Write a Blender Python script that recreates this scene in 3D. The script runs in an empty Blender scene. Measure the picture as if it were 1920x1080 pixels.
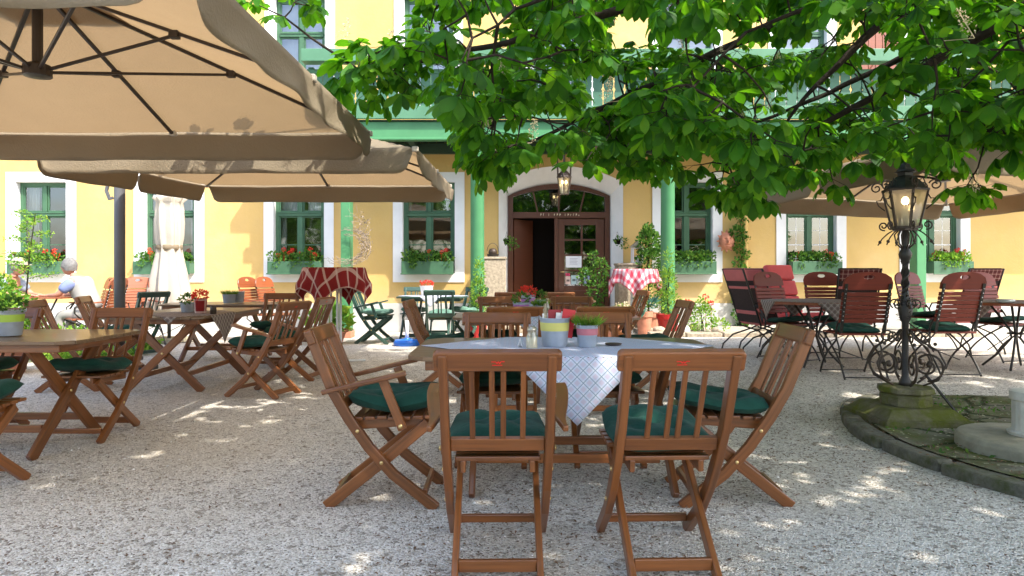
import bpy, math, random
import numpy as np
from mathutils import Vector, Matrix, noise
R = math.radians
random.seed(11)
scene = bpy.context.scene
C = scene.collection

# ---------------------------------------------------------------- camera, light, exposure
CAMH, F, HZ = 1.2, 1280.0, 508.0
cd = bpy.data.cameras.new('camera'); cam = bpy.data.objects.new('camera', cd); C.objects.link(cam)
cam.location = (0, 0, CAMH); cam.rotation_euler = (R(90), 0, 0)
cd.sensor_width = 36; cd.lens = 36 * F / 1920; cd.shift_y = -32 / 1920
cd.clip_start = 0.05; cd.clip_end = 500
scene.camera = cam
EL, SUN = R(50), Vector((0.50, -0.42, 0.77)).normalized()
w = bpy.data.worlds.new('World'); scene.world = w; w.use_nodes = True
nt = w.node_tree; bg = nt.nodes['Background']
sky = nt.nodes.new('ShaderNodeTexSky'); sky.sky_type = 'NISHITA'; sky.sun_disc = False
sky.sun_elevation = EL; sky.sun_rotation = R(130)
sky.air_density = 1.0; sky.dust_density = 2.5; sky.ozone_density = 0.6
nt.links.new(sky.outputs[0], bg.inputs[0]); bg.inputs[1].default_value = 0.15
sd = bpy.data.lights.new('sun', 'SUN'); sd.energy = 2.0; sd.angle = R(0.5); sd.color = (1.0, 0.95, 0.86)
so = bpy.data.objects.new('sun', sd); C.objects.link(so)
so.rotation_euler = SUN.to_track_quat('Z', 'Y').to_euler(); so.location = (8, -8, 14)
scene.view_settings.view_transform = 'Standard'; scene.view_settings.look = 'None'
scene.view_settings.exposure = 2.07; scene.view_settings.gamma = 1.0
scene.render.engine = 'CYCLES'
scene.cycles.max_bounces = 8; scene.cycles.diffuse_bounces = 5; scene.cycles.transparent_max_bounces = 12

def PX(px, Y): return (px - 960) / F * Y
def PZ(py, Y): return CAMH - (py - HZ) / F * Y
def GY(py, z=0.0): return (CAMH - z) * F / (py - HZ)
def proj(p): return 960 + p[0] / p[1] * F, HZ - (p[2] - CAMH) / p[1] * F
def sm(t): t = max(0, min(1, t)); return t * t * (3 - 2 * t)

# ---------------------------------------------------------------- mesh builder
class MB:
    def __init__(s): s.v = []; s.f = []; s.uv = []; s.mi = []; s.cm = 0
    def add(s, vs, fs, uvs=None):
        b = len(s.v); s.v += [tuple(p) for p in vs]
        for i, f in enumerate(fs):
            s.f.append(tuple(b + k for k in f)); s.uv.append(uvs[i] if uvs else None); s.mi.append(s.cm)
    def box(s, x0, x1, y0, y1, z0, z1):
        s.bar((x0, (y0+y1)/2, (z0+z1)/2), (x1, (y0+y1)/2, (z0+z1)/2), abs(y1-y0), abs(z1-z0), Vector((0, 1, 0)))
    def boxm(s, x0, x1, y0, y1, z0, z1):
        vs = [(x, y, z) for x in (x0, x1) for y in (y0, y1) for z in (z0, z1)]
        s.add(vs, [(0,1,3,2),(4,6,7,5),(0,4,5,1),(2,3,7,6),(0,2,6,4),(1,5,7,3)])
    def bar(s, p0, p1, w, t, side): s.path([p0, p1], w, t, side)
    def path(s, pts, w, t, side):
        """rectangular section; w along side, t across"""
        pts = [Vector(p) for p in pts]; n = len(pts); side = Vector(side)
        o = random.random() * 50; rings = []; L = 0; us = []
        for i, p in enumerate(pts):
            d = (pts[min(i+1, n-1)] - pts[max(i-1, 0)]).normalized()
            sv = (side - d * side.dot(d)).normalized(); tv = d.cross(sv).normalized()
            ww = w[i] if isinstance(w, (list, tuple)) else w
            rings.append([p + sv*ww/2*a + tv*t/2*b for a, b in ((-1,-1),(1,-1),(1,1),(-1,1))])
            if i: L += (p - pts[i-1]).length
            us.append(L)
        vs = [q for r in rings for q in r]; fs = []; uv = []
        wm = w[0] if isinstance(w, (list, tuple)) else w
        acc = [0, wm, wm+t, 2*wm+t, 2*wm+2*t]
        for i in range(n-1):
            for k in range(4):
                a, b = i*4+k, i*4+(k+1) % 4
                fs.append((a, b, b+4, a+4))
                uv.append([(o+us[i], o+acc[k]), (o+us[i], o+acc[k+1]), (o+us[i+1], o+acc[k+1]), (o+us[i+1], o+acc[k])])
        fs.append((3,2,1,0)); uv.append([(o,o),(o,o+.02),(o+.004,o+.02),(o+.004,o)])
        m = (n-1)*4; fs.append((m,m+1,m+2,m+3)); uv.append([(o,o),(o,o+.02),(o+.004,o+.02),(o+.004,o)])
        s.add(vs, fs, uv)
    def tube(s, pts, r, n=8, cap=True):
        pts = [Vector(p) for p in pts]; m = len(pts); o = random.random()*50
        nrm = None; vs = []; L = 0; us = []
        for i, p in enumerate(pts):
            d = (pts[min(i+1, m-1)] - pts[max(i-1, 0)])
            d = d.normalized() if d.length > 1e-9 else Vector((0,0,1))
            if nrm is None: nrm = d.orthogonal().normalized()
            else:
                nrm = nrm - d*nrm.dot(d)
                nrm = nrm.normalized() if nrm.length > 1e-6 else d.orthogonal().normalized()
            bn = d.cross(nrm); rr = r[i] if isinstance(r, (list, tuple)) else r
            for k in range(n):
                a = 2*math.pi*k/n; vs.append(p + (nrm*math.cos(a) + bn*math.sin(a))*rr)
            if i: L += (p - pts[i-1]).length
            us.append(L)
        fs = []; uv = []
        rr = r[0] if isinstance(r, (list, tuple)) else r; c = 2*math.pi*rr/n
        for i in range(m-1):
            for k in range(n):
                a, b = i*n+k, i*n+(k+1) % n
                fs.append((a, b, b+n, a+n)); uv.append([(o+us[i],o+c*k),(o+us[i],o+c*k+c),(o+us[i+1],o+c*k+c),(o+us[i+1],o+c*k)])
        if cap:
            fs.append(tuple(range(n-1, -1, -1))); uv.append(None); fs.append(tuple((m-1)*n+k for k in range(n))); uv.append(None)
        s.add(vs, fs, uv)
    def lathe(s, prof, n=20, c=(0,0,0), fn=None, cap=True):
        vs = []; m = len(prof)
        for i, (r, z) in enumerate(prof):
            for k in range(n):
                a = 2*math.pi*k/n; rr = r*(fn(a, z) if fn else 1)
                vs.append((c[0]+rr*math.cos(a), c[1]+rr*math.sin(a), c[2]+z))
        fs = []
        for i in range(m-1):
            for k in range(n):
                a, b = i*n+k, i*n+(k+1) % n; fs.append((a, b, b+n, a+n))
        if cap:
            if prof[0][0] > 1e-4: fs.append(tuple(range(n-1, -1, -1)))
            if prof[-1][0] > 1e-4: fs.append(tuple((m-1)*n+k for k in range(n)))
        s.add(vs, fs)
    def prism(s, poly, fn, t0, t1):
        """poly 2D, fn(a,b,t)->3D"""
        n = len(poly); vs = [fn(a, b, t0) for a, b in poly] + [fn(a, b, t1) for a, b in poly]
        fs = [tuple(range(n-1, -1, -1)), tuple(range(n, 2*n))] + [(i, (i+1) % n, n+(i+1) % n, n+i) for i in range(n)]
        s.add(vs, fs)
    def sphere(s, c, r, n=10, m=7, sq=(1,1,1)):
        prof = [(max(1e-5, math.sin(math.pi*i/m)), -math.cos(math.pi*i/m)) for i in range(m+1)]
        b = len(s.v); s.lathe(prof, n, cap=False)
        for i in range(b, len(s.v)):
            v = s.v[i]; s.v[i] = (c[0]+v[0]*r*sq[0], c[1]+v[1]*r*sq[1], c[2]+v[2]*r*sq[2])
    def grid(s, nu, nv, fn, uvf=None, wrap=False):
        vs = [fn(i/nu, j/nv) for j in range(nv+1) for i in range(nu+1)]; fs = []; uv = []
        for j in range(nv):
            for i in range(nu):
                a = j*(nu+1)+i; fs.append((a, a+1, a+nu+2, a+nu+1))
                if uvf: uv.append([uvf(i/nu, j/nv), uvf((i+1)/nu, j/nv), uvf((i+1)/nu, (j+1)/nv), uvf(i/nu, (j+1)/nv)])
        s.add(vs, fs, uv if uvf else None)
    def leaf(s, c, d, nrm, L, W):
        """small folded leaf of two quads"""
        sd = d.cross(nrm).normalized()
        up = nrm
        p = [c, c + d*L*.5 - sd*W/2 + up*W*.15, c + d*L - up*L*.12, c + d*L*.5 + sd*W/2 + up*W*.15, c + d*L*.5]
        s.add(p, [(0, 1, 4), (1, 2, 4), (0, 4, 3), (4, 2, 3)])
    def bush(s, c, rad, n, L=.05, W=.03, shell=.35, up=.3):
        for _ in range(n):
            d = Vector((random.gauss(0,1), random.gauss(0,1), random.gauss(0,1)+.1)).normalized()
            q = random.uniform(shell, 1)**.6
            p = Vector((c[0]+d.x*rad[0]*q, c[1]+d.y*rad[1]*q, c[2]+d.z*rad[2]*q))
            dd = (d + Vector((random.uniform(-.8,.8), random.uniform(-.8,.8), random.uniform(-.8,.8)+up))).normalized()
            nn = dd.orthogonal().normalized()
            nn = Matrix.Rotation(random.uniform(0, 6.28), 3, dd) @ nn
            k = random.uniform(.6, 1.2); s.leaf(p, dd, nn, L*k, W*k)
    def build(s, name, mat, parent=None, smooth=False, bevel=0, solid=0, sub=0, seg=2):
        me = bpy.data.meshes.new(name); me.from_pydata(s.v, [], s.f); me.update()
        uvl = me.uv_layers.new(name='UVMap'); co = np.zeros(len(me.loops)*2, dtype=np.float32); li = 0
        for f, u, pol in zip(s.f, s.uv, me.polygons):
            n = pol.normal; ax = max(range(3), key=lambda k: abs(n[k]))
            for j, vi in enumerate(f):
                if u: a, b = u[j]
                else:
                    v = s.v[vi]; a, b = ((v[1], v[2]), (v[0], v[2]), (v[0], v[1]))[ax]
                co[li*2] = a; co[li*2+1] = b; li += 1
        uvl.data.foreach_set('uv', co)
        mats = mat if isinstance(mat, (list, tuple)) else [mat]
        for m in mats: me.materials.append(m)
        if len(mats) > 1: me.polygons.foreach_set('material_index', s.mi)
        if smooth: me.polygons.foreach_set('use_smooth', [True]*len(s.f))
        o = bpy.data.objects.new(name, me); C.objects.link(o)
        if parent: o.parent = parent
        if solid:
            md = o.modifiers.new('solid', 'SOLIDIFY'); md.thickness = solid; md.offset = 0
        if bevel:
            md = o.modifiers.new('bevel', 'BEVEL'); md.width = bevel; md.segments = seg; md.limit_method = 'ANGLE'
        if sub:
            md = o.modifiers.new('sub', 'SUBSURF'); md.levels = sub; md.render_levels = sub
        return o

def tag(o, label=None, cat=None, group=None, kind=None):
    if label: o['label'] = label
    if cat: o['category'] = cat
    if group: o['group'] = group
    if kind: o['kind'] = kind
    return o
def thing(name, label, cat, loc=(0,0,0), rz=0, group=None):
    o = bpy.data.objects.new(name, None); C.objects.link(o); o.location = loc; o.rotation_euler = (0, 0, rz)
    o.empty_display_size = .1
    return tag(o, label, cat, group)
def dup(root, loc, rz, label, group=None, skip=()):
    r = root.copy(); C.objects.link(r); r.location = loc; r.rotation_euler = (0, 0, rz); r['label'] = label
    if group: r['group'] = group
    for ch in list(root.children):
        if ch.name.split('.')[0] in skip: continue
        c = ch.copy(); C.objects.link(c); c.parent = r
        for g in ch.children:
            d = g.copy(); C.objects.link(d); d.parent = c
    return r

# ---------------------------------------------------------------- materials
def M(name, base, rough=.6, spec=.5, metal=0, coat=0):
    m = bpy.data.materials.new(name); m.use_nodes = True
    p = m.node_tree.nodes['Principled BSDF']
    p.inputs['Base Color'].default_value = (*base, 1); p.inputs['Roughness'].default_value = rough
    p.inputs['Specular IOR Level'].default_value = spec; p.inputs['Metallic'].default_value = metal
    p.inputs['Coat Weight'].default_value = coat
    return m
class N:
    """tiny node helper"""
    def __init__(s, m): s.m = m; s.t = m.node_tree; s.p = s.t.nodes.get('Principled BSDF')
    def n(s, ty, **kw):
        x = s.t.nodes.new(ty)
        for k, v in kw.items():
            if k in x.inputs: 
                if hasattr(v, 'is_output') or str(type(v)).find('NodeSocket') >= 0: s.t.links.new(v, x.inputs[k])
                else: x.inputs[k].default_value = v
            else: setattr(x, k, v)
        return x
    def l(s, a, b): s.t.links.new(a, b)
    def coord(s, kind='Object', scale=(1,1,1)):
        tc = s.n('ShaderNodeTexCoord'); mp = s.n('ShaderNodeMapping'); mp.inputs['Scale'].default_value = scale
        s.l(tc.outputs[kind], mp.inputs['Vector']); return mp.outputs[0]
    def noise(s, vec, scale, detail=4, rough=.6):
        x = s.n('ShaderNodeTexNoise'); s.l(vec, x.inputs['Vector'])
        x.inputs['Scale'].default_value = scale; x.inputs['Detail'].default_value = detail; x.inputs['Roughness'].default_value = rough
        return x.outputs['Fac']
    def ramp(s, fac, stops):
        x = s.n('ShaderNodeValToRGB'); e = x.color_ramp.elements
        while len(e) < len(stops): e.new(.5)
        for q, (p, c) in zip(e, stops): q.position = p; q.color = (*c, 1) if len(c) == 3 else c
        s.l(fac, x.inputs[0]); return x.outputs[0]
    def mix(s, fac, a, b, mode='MIX'):
        x = s.n('ShaderNodeMix'); x.data_type = 'RGBA'; x.blend_type = mode
        for v, i in ((fac, 0), (a, 6), (b, 7)):
            if isinstance(v, (int, float)): x.inputs[i].default_value = v
            elif isinstance(v, tuple): x.inputs[i].default_value = (*v, 1)
            else: s.l(v, x.inputs[i])
        return x.outputs[2]
    def math(s, op, a, b=0.0, c=0.0):
        x = s.n('ShaderNodeMath'); x.operation = op
        for v, i in ((a, 0), (b, 1), (c, 2)):
            if isinstance(v, (int, float)): x.inputs[i].default_value = v
            else: s.l(v, x.inputs[i])
        return x.outputs[0]
    def bump(s, h, st, dist=.01):
        b = s.n('ShaderNodeBump'); b.inputs['Strength'].default_value = st; b.inputs['Distance'].default_value = dist
        s.l(h, b.inputs['Height']); s.l(b.outputs[0], s.p.inputs['Normal'])
    def col(s, c): s.l(c, s.p.inputs['Base Color'])

def sc(c, k): return tuple(min(1, x*k) for x in c)
def wood(name, base, rough=.38, coat=.25, contrast=.5):
    m = M(name, base, rough, .5, 0, coat); n = N(m)
    v = n.coord('UV', (1.6, 42, 1)); a = n.noise(v, 1.0, 5, .65)
    b = n.noise(n.coord('UV', (1.1, 9, 1)), 1.0, 4, .65)
    oi = n.n('ShaderNodeObjectInfo')
    c = n.ramp(a, [(.25, sc(base, 1-contrast)), (.5, base), (.78, sc(base, 1+contrast*.8))])
    c = n.mix(n.math('MULTIPLY', b, .55), c, sc((base[0]*.75, base[1]*.6, base[2]*.5), 1))
    g = n.noise(n.coord('Object'), 2.3, 3, .6)
    c = n.mix(n.math('MULTIPLY', g, .35), c, sc((base[0]*1.15, base[1]*1.25, base[2]*1.4), 1))
    h = n.n('ShaderNodeHueSaturation'); n.l(c, h.inputs['Color'])
    n.l(n.math('MULTIPLY_ADD', oi.outputs['Random'], .35, .82), h.inputs['Value'])
    n.col(h.outputs[0]); n.bump(a, .25, .002)
    n.l(n.math('MULTIPLY_ADD', a, .25, rough-.1), n.p.inputs['Roughness'])
    return m
def noisy(name, base, rough=.7, k=.25, scale=6, bump=.2, bscale=None, spec=.4, dist=.005, metal=0):
    m = M(name, base, rough, spec, metal); n = N(m); v = n.coord('Object')
    a = n.noise(v, scale, 5, .6); n.col(n.ramp(a, [(.25, sc(base, 1-k)), (.75, sc(base, 1+k))]))
    if bump: n.bump(n.noise(v, bscale or scale*8, 4, .7), bump, dist)
    return m
def translucent(name, base, tr, k=.2, scale=3, fac=.4, rough=.6, bump=.0, bscale=30, spec=.3, trcol=None):
    m = noisy(name, base, rough, k, scale, bump, bscale, spec); n = N(m)
    t = n.n('ShaderNodeBsdfTranslucent'); t.inputs[0].default_value = (*tr, 1)
    mx = n.n('ShaderNodeMixShader'); mx.inputs[0].default_value = fac
    out = n.t.nodes['Material Output']
    n.l(n.p.outputs[0], mx.inputs[1]); n.l(t.outputs[0], mx.inputs[2]); n.l(mx.outputs[0], out.inputs[0])
    return m
def leafmat(name, dark, light, tr, fac=.45, scale=9, rough=.55):
    m = M(name, light, rough, .35); m.node_tree.nodes['Principled BSDF'].inputs['Specular IOR Level'].default_value = .22; n = N(m); g = n.n('ShaderNodeNewGeometry')
    a = n.noise(n.coord('Object'), scale, 3, .6)
    ri = n.math('MULTIPLY_ADD', g.outputs['Random Per Island'], .6, n.math('MULTIPLY', a, .5))
    n.col(n.ramp(ri, [(.15, dark), (.6, light), (.92, (light[0]*2.4, light[1]*1.35, light[2]*1.2))]))  # yellow-green top stop paints sunlit leaves, mixed in at random
    t = n.n('ShaderNodeBsdfTranslucent')
    n.l(n.ramp(ri, [(.15, sc(tr, .45)), (.6, tr), (.92, (min(1, tr[0]*2.0), min(1, tr[1]*1.35), tr[2]*1.5))]), t.inputs[0])
    mx = n.n('ShaderNodeMixShader'); mx.inputs[0].default_value = fac
    n.l(n.p.outputs[0], mx.inputs[1]); n.l(t.outputs[0], mx.inputs[2]); n.l(mx.outputs[0], n.t.nodes['Material Output'].inputs[0])
    return m

m_wood = wood('varnished_brown_wood', (.215, .073, .018), .34, .25, .85)
m_top = wood('weathered_table_wood', (.17, .10, .05), .36, .2, .55)
m_redwood = wood('red_lacquered_wood', (.19, .026, .011), .52, .0, .3)
m_orwood = wood('orange_and_sunlit_red_wood', (.27, .075, .027), .34, .3, .3)  # serves orange pieces and red chairs whose sunlit brightness is put into the colour
m_grwood = wood('dark_green_wood', (.028, .075, .055), .45, .2, .4)
m_iron = noisy('black_wrought_iron', (.025, .021, .018), .45, .4, 20, .3, 60, .5)
m_rust = noisy('aged_bronze_iron', (.055, .035, .022), .5, .5, 25, .4, 70, .5)
m_brass = M('brass', (.75, .55, .25), .3, .5, 1)
m_red = M('red_paint', (.75, .03, .02), .5)
m_zinc = noisy('zinc_bucket', (.42, .47, .54), .42, .15, 12, .1, 40, .5, metal=.35)
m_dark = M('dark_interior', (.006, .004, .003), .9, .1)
m_rib = noisy('dark_brown_metal', (.03, .021, .016), .4, .2, 8, 0)
m_mast = noisy('grey_metal', (.10, .10, .105), .4, .15, 5, 0)
m_white = noisy('white_paint', (.78, .77, .74), .6, .05, 3, .1, 30)
m_glassy = M('clear_glass', (.8, .85, .85), .05, .5)
m_cushion = noisy('green_velvet_cushion', (.013, .058, .041), .9, .45, 7, .6, 18, .12, .008)
m_cushion.node_tree.nodes['Principled BSDF'].inputs['Sheen Weight'].default_value = .05
m_bark = noisy('bark', (.035, .026, .019), .9, .5, 12, .9, 30, .2, .02)
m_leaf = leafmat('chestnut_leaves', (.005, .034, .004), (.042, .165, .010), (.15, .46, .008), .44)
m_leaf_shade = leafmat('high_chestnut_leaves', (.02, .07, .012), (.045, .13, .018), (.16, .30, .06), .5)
m_green = leafmat('shrub_leaves', (.02, .07, .015), (.07, .19, .03), (.12, .3, .03), .35, 14)
m_bright = leafmat('bright_herb_leaves', (.04, .15, .015), (.18, .38, .05), (.26, .5, .05), .4, 14)
m_petal = translucent('red_petals', (.75, .05, .03), (.8, .08, .05), .3, 20, .3)
m_blossom = translucent('cream_blossom', (.72, .62, .42), (.6, .5, .3), .25, 20, .3)
m_terra = noisy('terracotta', (.48, .20, .12), .8, .25, 10, .3, 40)

# plaster
def plaster():
    m = M('yellow_plaster', (.72, .48, .15), .85, .2); n = N(m); v = n.coord('Object')
    a = n.noise(v, .45, 6, .65); b = n.noise(v, 4, 6, .7)
    c = n.ramp(a, [(.3, (.54, .355, .115)), (.55, (.60, .41, .15)), (.75, (.66, .48, .22))])
    c = n.mix(n.ramp(b, [(.4, (0,0,0)), (.75, (.5,.5,.5))]), c, (.56, .38, .16))
    sep = n.n('ShaderNodeSeparateXYZ'); n.l(v, sep.inputs[0])
    dirt = n.math('MULTIPLY', n.math('SUBTRACT', 1.0, n.math('MINIMUM', 1.0, n.math('MULTIPLY', n.math('ABSOLUTE', n.math('SUBTRACT', sep.outputs[2], .55)), 2.6))), n.noise(v, 3.5, 6, .75))
    c = n.mix(n.math('MULTIPLY', dirt, .55), c, (.42, .35, .24))
    st = n.ramp(n.noise(n.coord('Object', (1, 1, .6)), 2.1, 6, .75), [(.66, (0,0,0)), (.76, (1,1,1))])
    c = n.mix(n.math('MULTIPLY', st, .22), c, (.45, .33, .16))
    n.col(c)
    vo = n.noise(v, 2.5, 5, .6)
    n.bump(n.math('ADD', n.noise(v, 22, 6, .7), n.math('MULTIPLY', vo, 2.0)), .35, .012)
    return m
m_plaster = plaster()
m_trim = noisy('white_window_surround', (.76, .76, .76), .8, .07, 3, .25, 30)
m_plinth = noisy('grey_plinth_plaster', (.46, .45, .42), .85, .15, 2, .3, 25)
m_gframe = noisy('green_window_paint', (.05, .125, .065), .5, .15, 6, .05)
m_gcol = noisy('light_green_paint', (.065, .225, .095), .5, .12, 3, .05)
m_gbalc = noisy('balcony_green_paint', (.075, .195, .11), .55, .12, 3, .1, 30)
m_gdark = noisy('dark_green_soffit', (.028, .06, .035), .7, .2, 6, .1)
m_gpanel = noisy('balcony_board_green', (.045, .13, .08), .55, .12, 5, .1, 30)
m_door = wood('mahogany_door_wood', (.085, .026, .011), .4, .2, .3)
m_stone = noisy('speckled_stone', (.36, .30, .22), .8, .45, 22, .6, 30, .3, .01)
m_concrete = noisy('pale_concrete', (.30, .275, .20), .85, .4, 5, .5, 40, .3, .01)
m_curtain = translucent('lace_curtain', (.7, .72, .76), (.6, .6, .65), .1, 8, .3)
def glass():
    m = bpy.data.materials.new('window_glass'); m.use_nodes = True; n = N(m); t = n.t; t.nodes.remove(n.p)
    g = n.n('ShaderNodeBsdfGlossy'); g.inputs[1].default_value = .03; g.inputs[0].default_value = (.95, .97, 1, 1)
    tr = n.n('ShaderNodeBsdfTransparent'); tr.inputs[0].default_value = (.8, .82, .8, 1)
    v = n.coord('Object', (1, 1, 1)); b = n.n('ShaderNodeBump'); b.inputs['Strength'].default_value = .12; b.inputs['Distance'].default_value = .02
    n.l(n.noise(v, 2.5, 1), b.inputs['Height']); n.l(b.outputs[0], g.inputs['Normal'])
    fr = n.n('ShaderNodeFresnel'); fr.inputs[0].default_value = 1.6
    mx = n.n('ShaderNodeMixShader'); n.l(n.math('MULTIPLY_ADD', fr.outputs[0], 1.0, .12), mx.inputs[0])
    n.l(tr.outputs[0], mx.inputs[1]); n.l(g.outputs[0], mx.inputs[2]); n.l(mx.outputs[0], t.nodes['Material Output'].inputs[0])
    return m
m_glass = glass()
def fabric(name, base, tr, fac=.42):
    m = M(name, base, .8, .15); n = N(m); v = n.coord('Object')
    a = n.noise(v, .9, 4, .6); d = n.noise(n.coord('Object', (1,1,1)), 5, 5, .7)
    c = n.ramp(a, [(.3, sc(base, .86)), (.7, sc(base, 1.08))]); c = n.mix(n.math('MULTIPLY', d, .25), c, sc(base, .7))
    n.col(c)
    h = n.math('ADD', n.math('MULTIPLY', n.noise(n.coord('Object', (1, 1, 1)), 3.2, 3, .5), 3.0), n.noise(v, 60, 2, .5))
    n.bump(h, .35, .02)
    t = n.n('ShaderNodeBsdfTranslucent'); n.l(n.mix(n.math('MULTIPLY', d, .4), tr, sc(tr, .75)), t.inputs[0])
    mx = n.n('ShaderNodeMixShader'); mx.inputs[0].default_value = fac
    n.l(n.p.outputs[0], mx.inputs[1]); n.l(t.outputs[0], mx.inputs[2]); n.l(mx.outputs[0], n.t.nodes['Material Output'].inputs[0])
    return m
m_canvas = fabric('beige_canvas', (.35, .29, .20), (.35, .23, .115))
m_canvas_pale = fabric('pale_canvas', (.66, .60, .50), (.5, .42, .3), .3)
def plaid(name, ca, cb, cc, per=.045, band=.5, line=None, mode=0):
    """woven check along UV; ca ground, cb band, cc where bands cross"""
    m = translucent(name, ca, ca, .05, 5, .2, .85); n = N(m)
    uv = n.n('ShaderNodeTexCoord').outputs['UV']; sp = n.n('ShaderNodeSeparateXYZ'); n.l(uv, sp.inputs[0])
    def b(o, w, sh=0.0): return n.math('LESS_THAN', n.math('FRACT', n.math('ADD', n.math('DIVIDE', sp.outputs[o], per), sh)), w)
    u, v = b(0, band), b(1, band)
    s = n.math('ADD', u, v); c = n.mix(n.math('MULTIPLY', s, .5), ca, cc)
    c = n.mix(n.math('GREATER_THAN', s, 1.5), n.mix(n.math('GREATER_THAN', s, .5), ca, cb), cc)
    if line:
        c = n.mix(n.math('MAXIMUM', b(0, .09, .3), b(1, .09, .3)), c, line)
    n.col(c)
    n.bump(n.noise(n.coord('Object'), 7, 3), .4, .01)
    return m
m_bluecloth = plaid('blue_white_check_cloth', (.74, .76, .82), (.62, .66, .78), (.60, .54, .64), .044, .5, (.19, .28, .36))
m_redcloth = plaid('dark_red_check_cloth', (.27, .018, .018), (.62, .38, .33), (.70, .52, .46), .13, .17)
m_pinkcloth = plaid('pink_check_cloth', (.78, .62, .64), (.68, .22, .26), (.58, .04, .08), .09, .5)
m_browncloth = plaid('grey_brown_check_cloth', (.33, .28, .25), (.22, .17, .15), (.15, .11, .10), .05, .45, (.5, .45, .42))

# gravel
def gz(x, y): return .09 * sm((x-1.7)/1.1) * sm((y-5.7)/.9)
def gravel():
    m = M('fine_gravel', (.4, .39, .37), .9, .25); n = N(m); v = n.coord('Object')
    vo = n.n('ShaderNodeTexVoronoi'); n.l(v, vo.inputs['Vector']); vo.inputs['Scale'].default_value = 105
    vo2 = n.n('ShaderNodeTexVoronoi'); n.l(v, vo2.inputs['Vector']); vo2.inputs['Scale'].default_value = 38
    hs = n.n('ShaderNodeSeparateColor'); n.l(vo.outputs['Color'], hs.inputs[0])
    c = n.ramp(hs.outputs[0], [(0, (.12, .095, .07)), (.09, (.43, .385, .325)), (.5, (.68, .63, .55)), (1, (.88, .84, .77))])
    h2 = n.n('ShaderNodeSeparateColor'); n.l(vo2.outputs['Color'], h2.inputs[0])
    c = n.mix(n.math('MULTIPLY', n.math('GREATER_THAN', h2.outputs[1], .93), .55), c, (.12, .09, .06))
    big = n.noise(v, .55, 5, .6); c = n.mix(n.ramp(big, [(.40, (0,0,0)), (.70, (.45,.45,.45))]), c, (.48, .40, .29))
    md = n.noise(v, 5, 4, .7); c = n.mix(n.ramp(md, [(.52, (0,0,0)), (.8, (.35,.35,.35))]), c, (.20, .16, .11))
    n.col(c)
    h = n.math('ADD', n.math('MULTIPLY', vo.outputs['Distance'], -1.0), n.math('MULTIPLY', md, 1.2))
    n.bump(h, .8, .012)
    return m
m_gravel = gravel()
def flag():
    m = M('mossy_flagstone', (.16, .15, .10), .9, .2); n = N(m); v = n.coord('Object')
    vo = n.n('ShaderNodeTexVoronoi'); vo.feature = 'DISTANCE_TO_EDGE'; n.l(n.coord('Object', (1, 1.5, 0)), vo.inputs['Vector']); vo.inputs['Scale'].default_value = 1.4
    mo = n.noise(v, 2.2, 6, .7)
    c = n.ramp(n.noise(v, 7, 5, .7), [(.3, (.13, .12, .085)), (.7, (.27, .25, .18))])
    c = n.mix(n.ramp(mo, [(.42, (0,0,0)), (.6, (1,1,1))]), c, (.09, .11, .025))
    jo = n.ramp(vo.outputs['Distance'], [(.01, (1,1,1)), (.05, (0,0,0))])
    c = n.mix(jo, c, (.03, .045, .012))
    sp = n.n('ShaderNodeTexVoronoi'); n.l(v, sp.inputs['Vector']); sp.inputs['Scale'].default_value = 70
    s2 = n.n('ShaderNodeSeparateColor'); n.l(sp.outputs['Color'], s2.inputs[0])
    c = n.mix(n.math('GREATER_THAN', s2.outputs[0], .965), c, (.5, .47, .32))
    n.col(c); n.bump(n.math('SUBTRACT', n.noise(v, 18, 6, .7), n.math('MULTIPLY', jo, 1.0)), .7, .03)
    return m
m_flag = flag()
def mossy(name, stone, moss, lo=.42):
    m = M(name, stone, .9, .2); n = N(m); v = n.coord('Object')
    c = n.ramp(n.noise(v, 11, 6, .7), [(.3, sc(stone, .6)), (.7, sc(stone, 1.3))])
    c = n.mix(n.ramp(n.noise(v, 4.5, 6, .7), [(lo, (0,0,0)), (lo+.2, (1,1,1))]), c, moss)
    n.col(c); n.bump(n.noise(v, 26, 6, .75), .9, .025); return m
m_mossy = mossy('mossy_stone', (.19, .17, .11), (.12, .135, .02), .38)
m_kerb = mossy('old_kerb_stone', (.19, .18, .14), (.075, .09, .02), .48)

# ================================================================ SETTING
def ground():
    xs = sorted(set([-60, -30, -18] + [-12 + .5*i for i in range(49)] + [1.5+.15*i for i in range(12)] + [18, 30, 60]))
    ys = sorted(set([-60, -30, -15, -8] + [-4 + 1.0*i for i in range(9)] + [5 + .15*i for i in range(16)] + [7.5+.5*i for i in range(14)] + [18, 30, 60]))
    mb = MB(); n = len(xs)
    vs = [(x, y, gz(x, y) + (.006*noise.noise(Vector((x*.8, y*.8, 0))) if y < 12 else 0)) for y in ys for x in xs]
    fs = [(j*n+i, j*n+i+1, (j+1)*n+i+1, (j+1)*n+i) for j in range(len(ys)-1) for i in range(n-1)]
    mb.add(vs, fs); tag(mb.build('ground', m_gravel, smooth=True), kind='structure')
ground()

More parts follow.
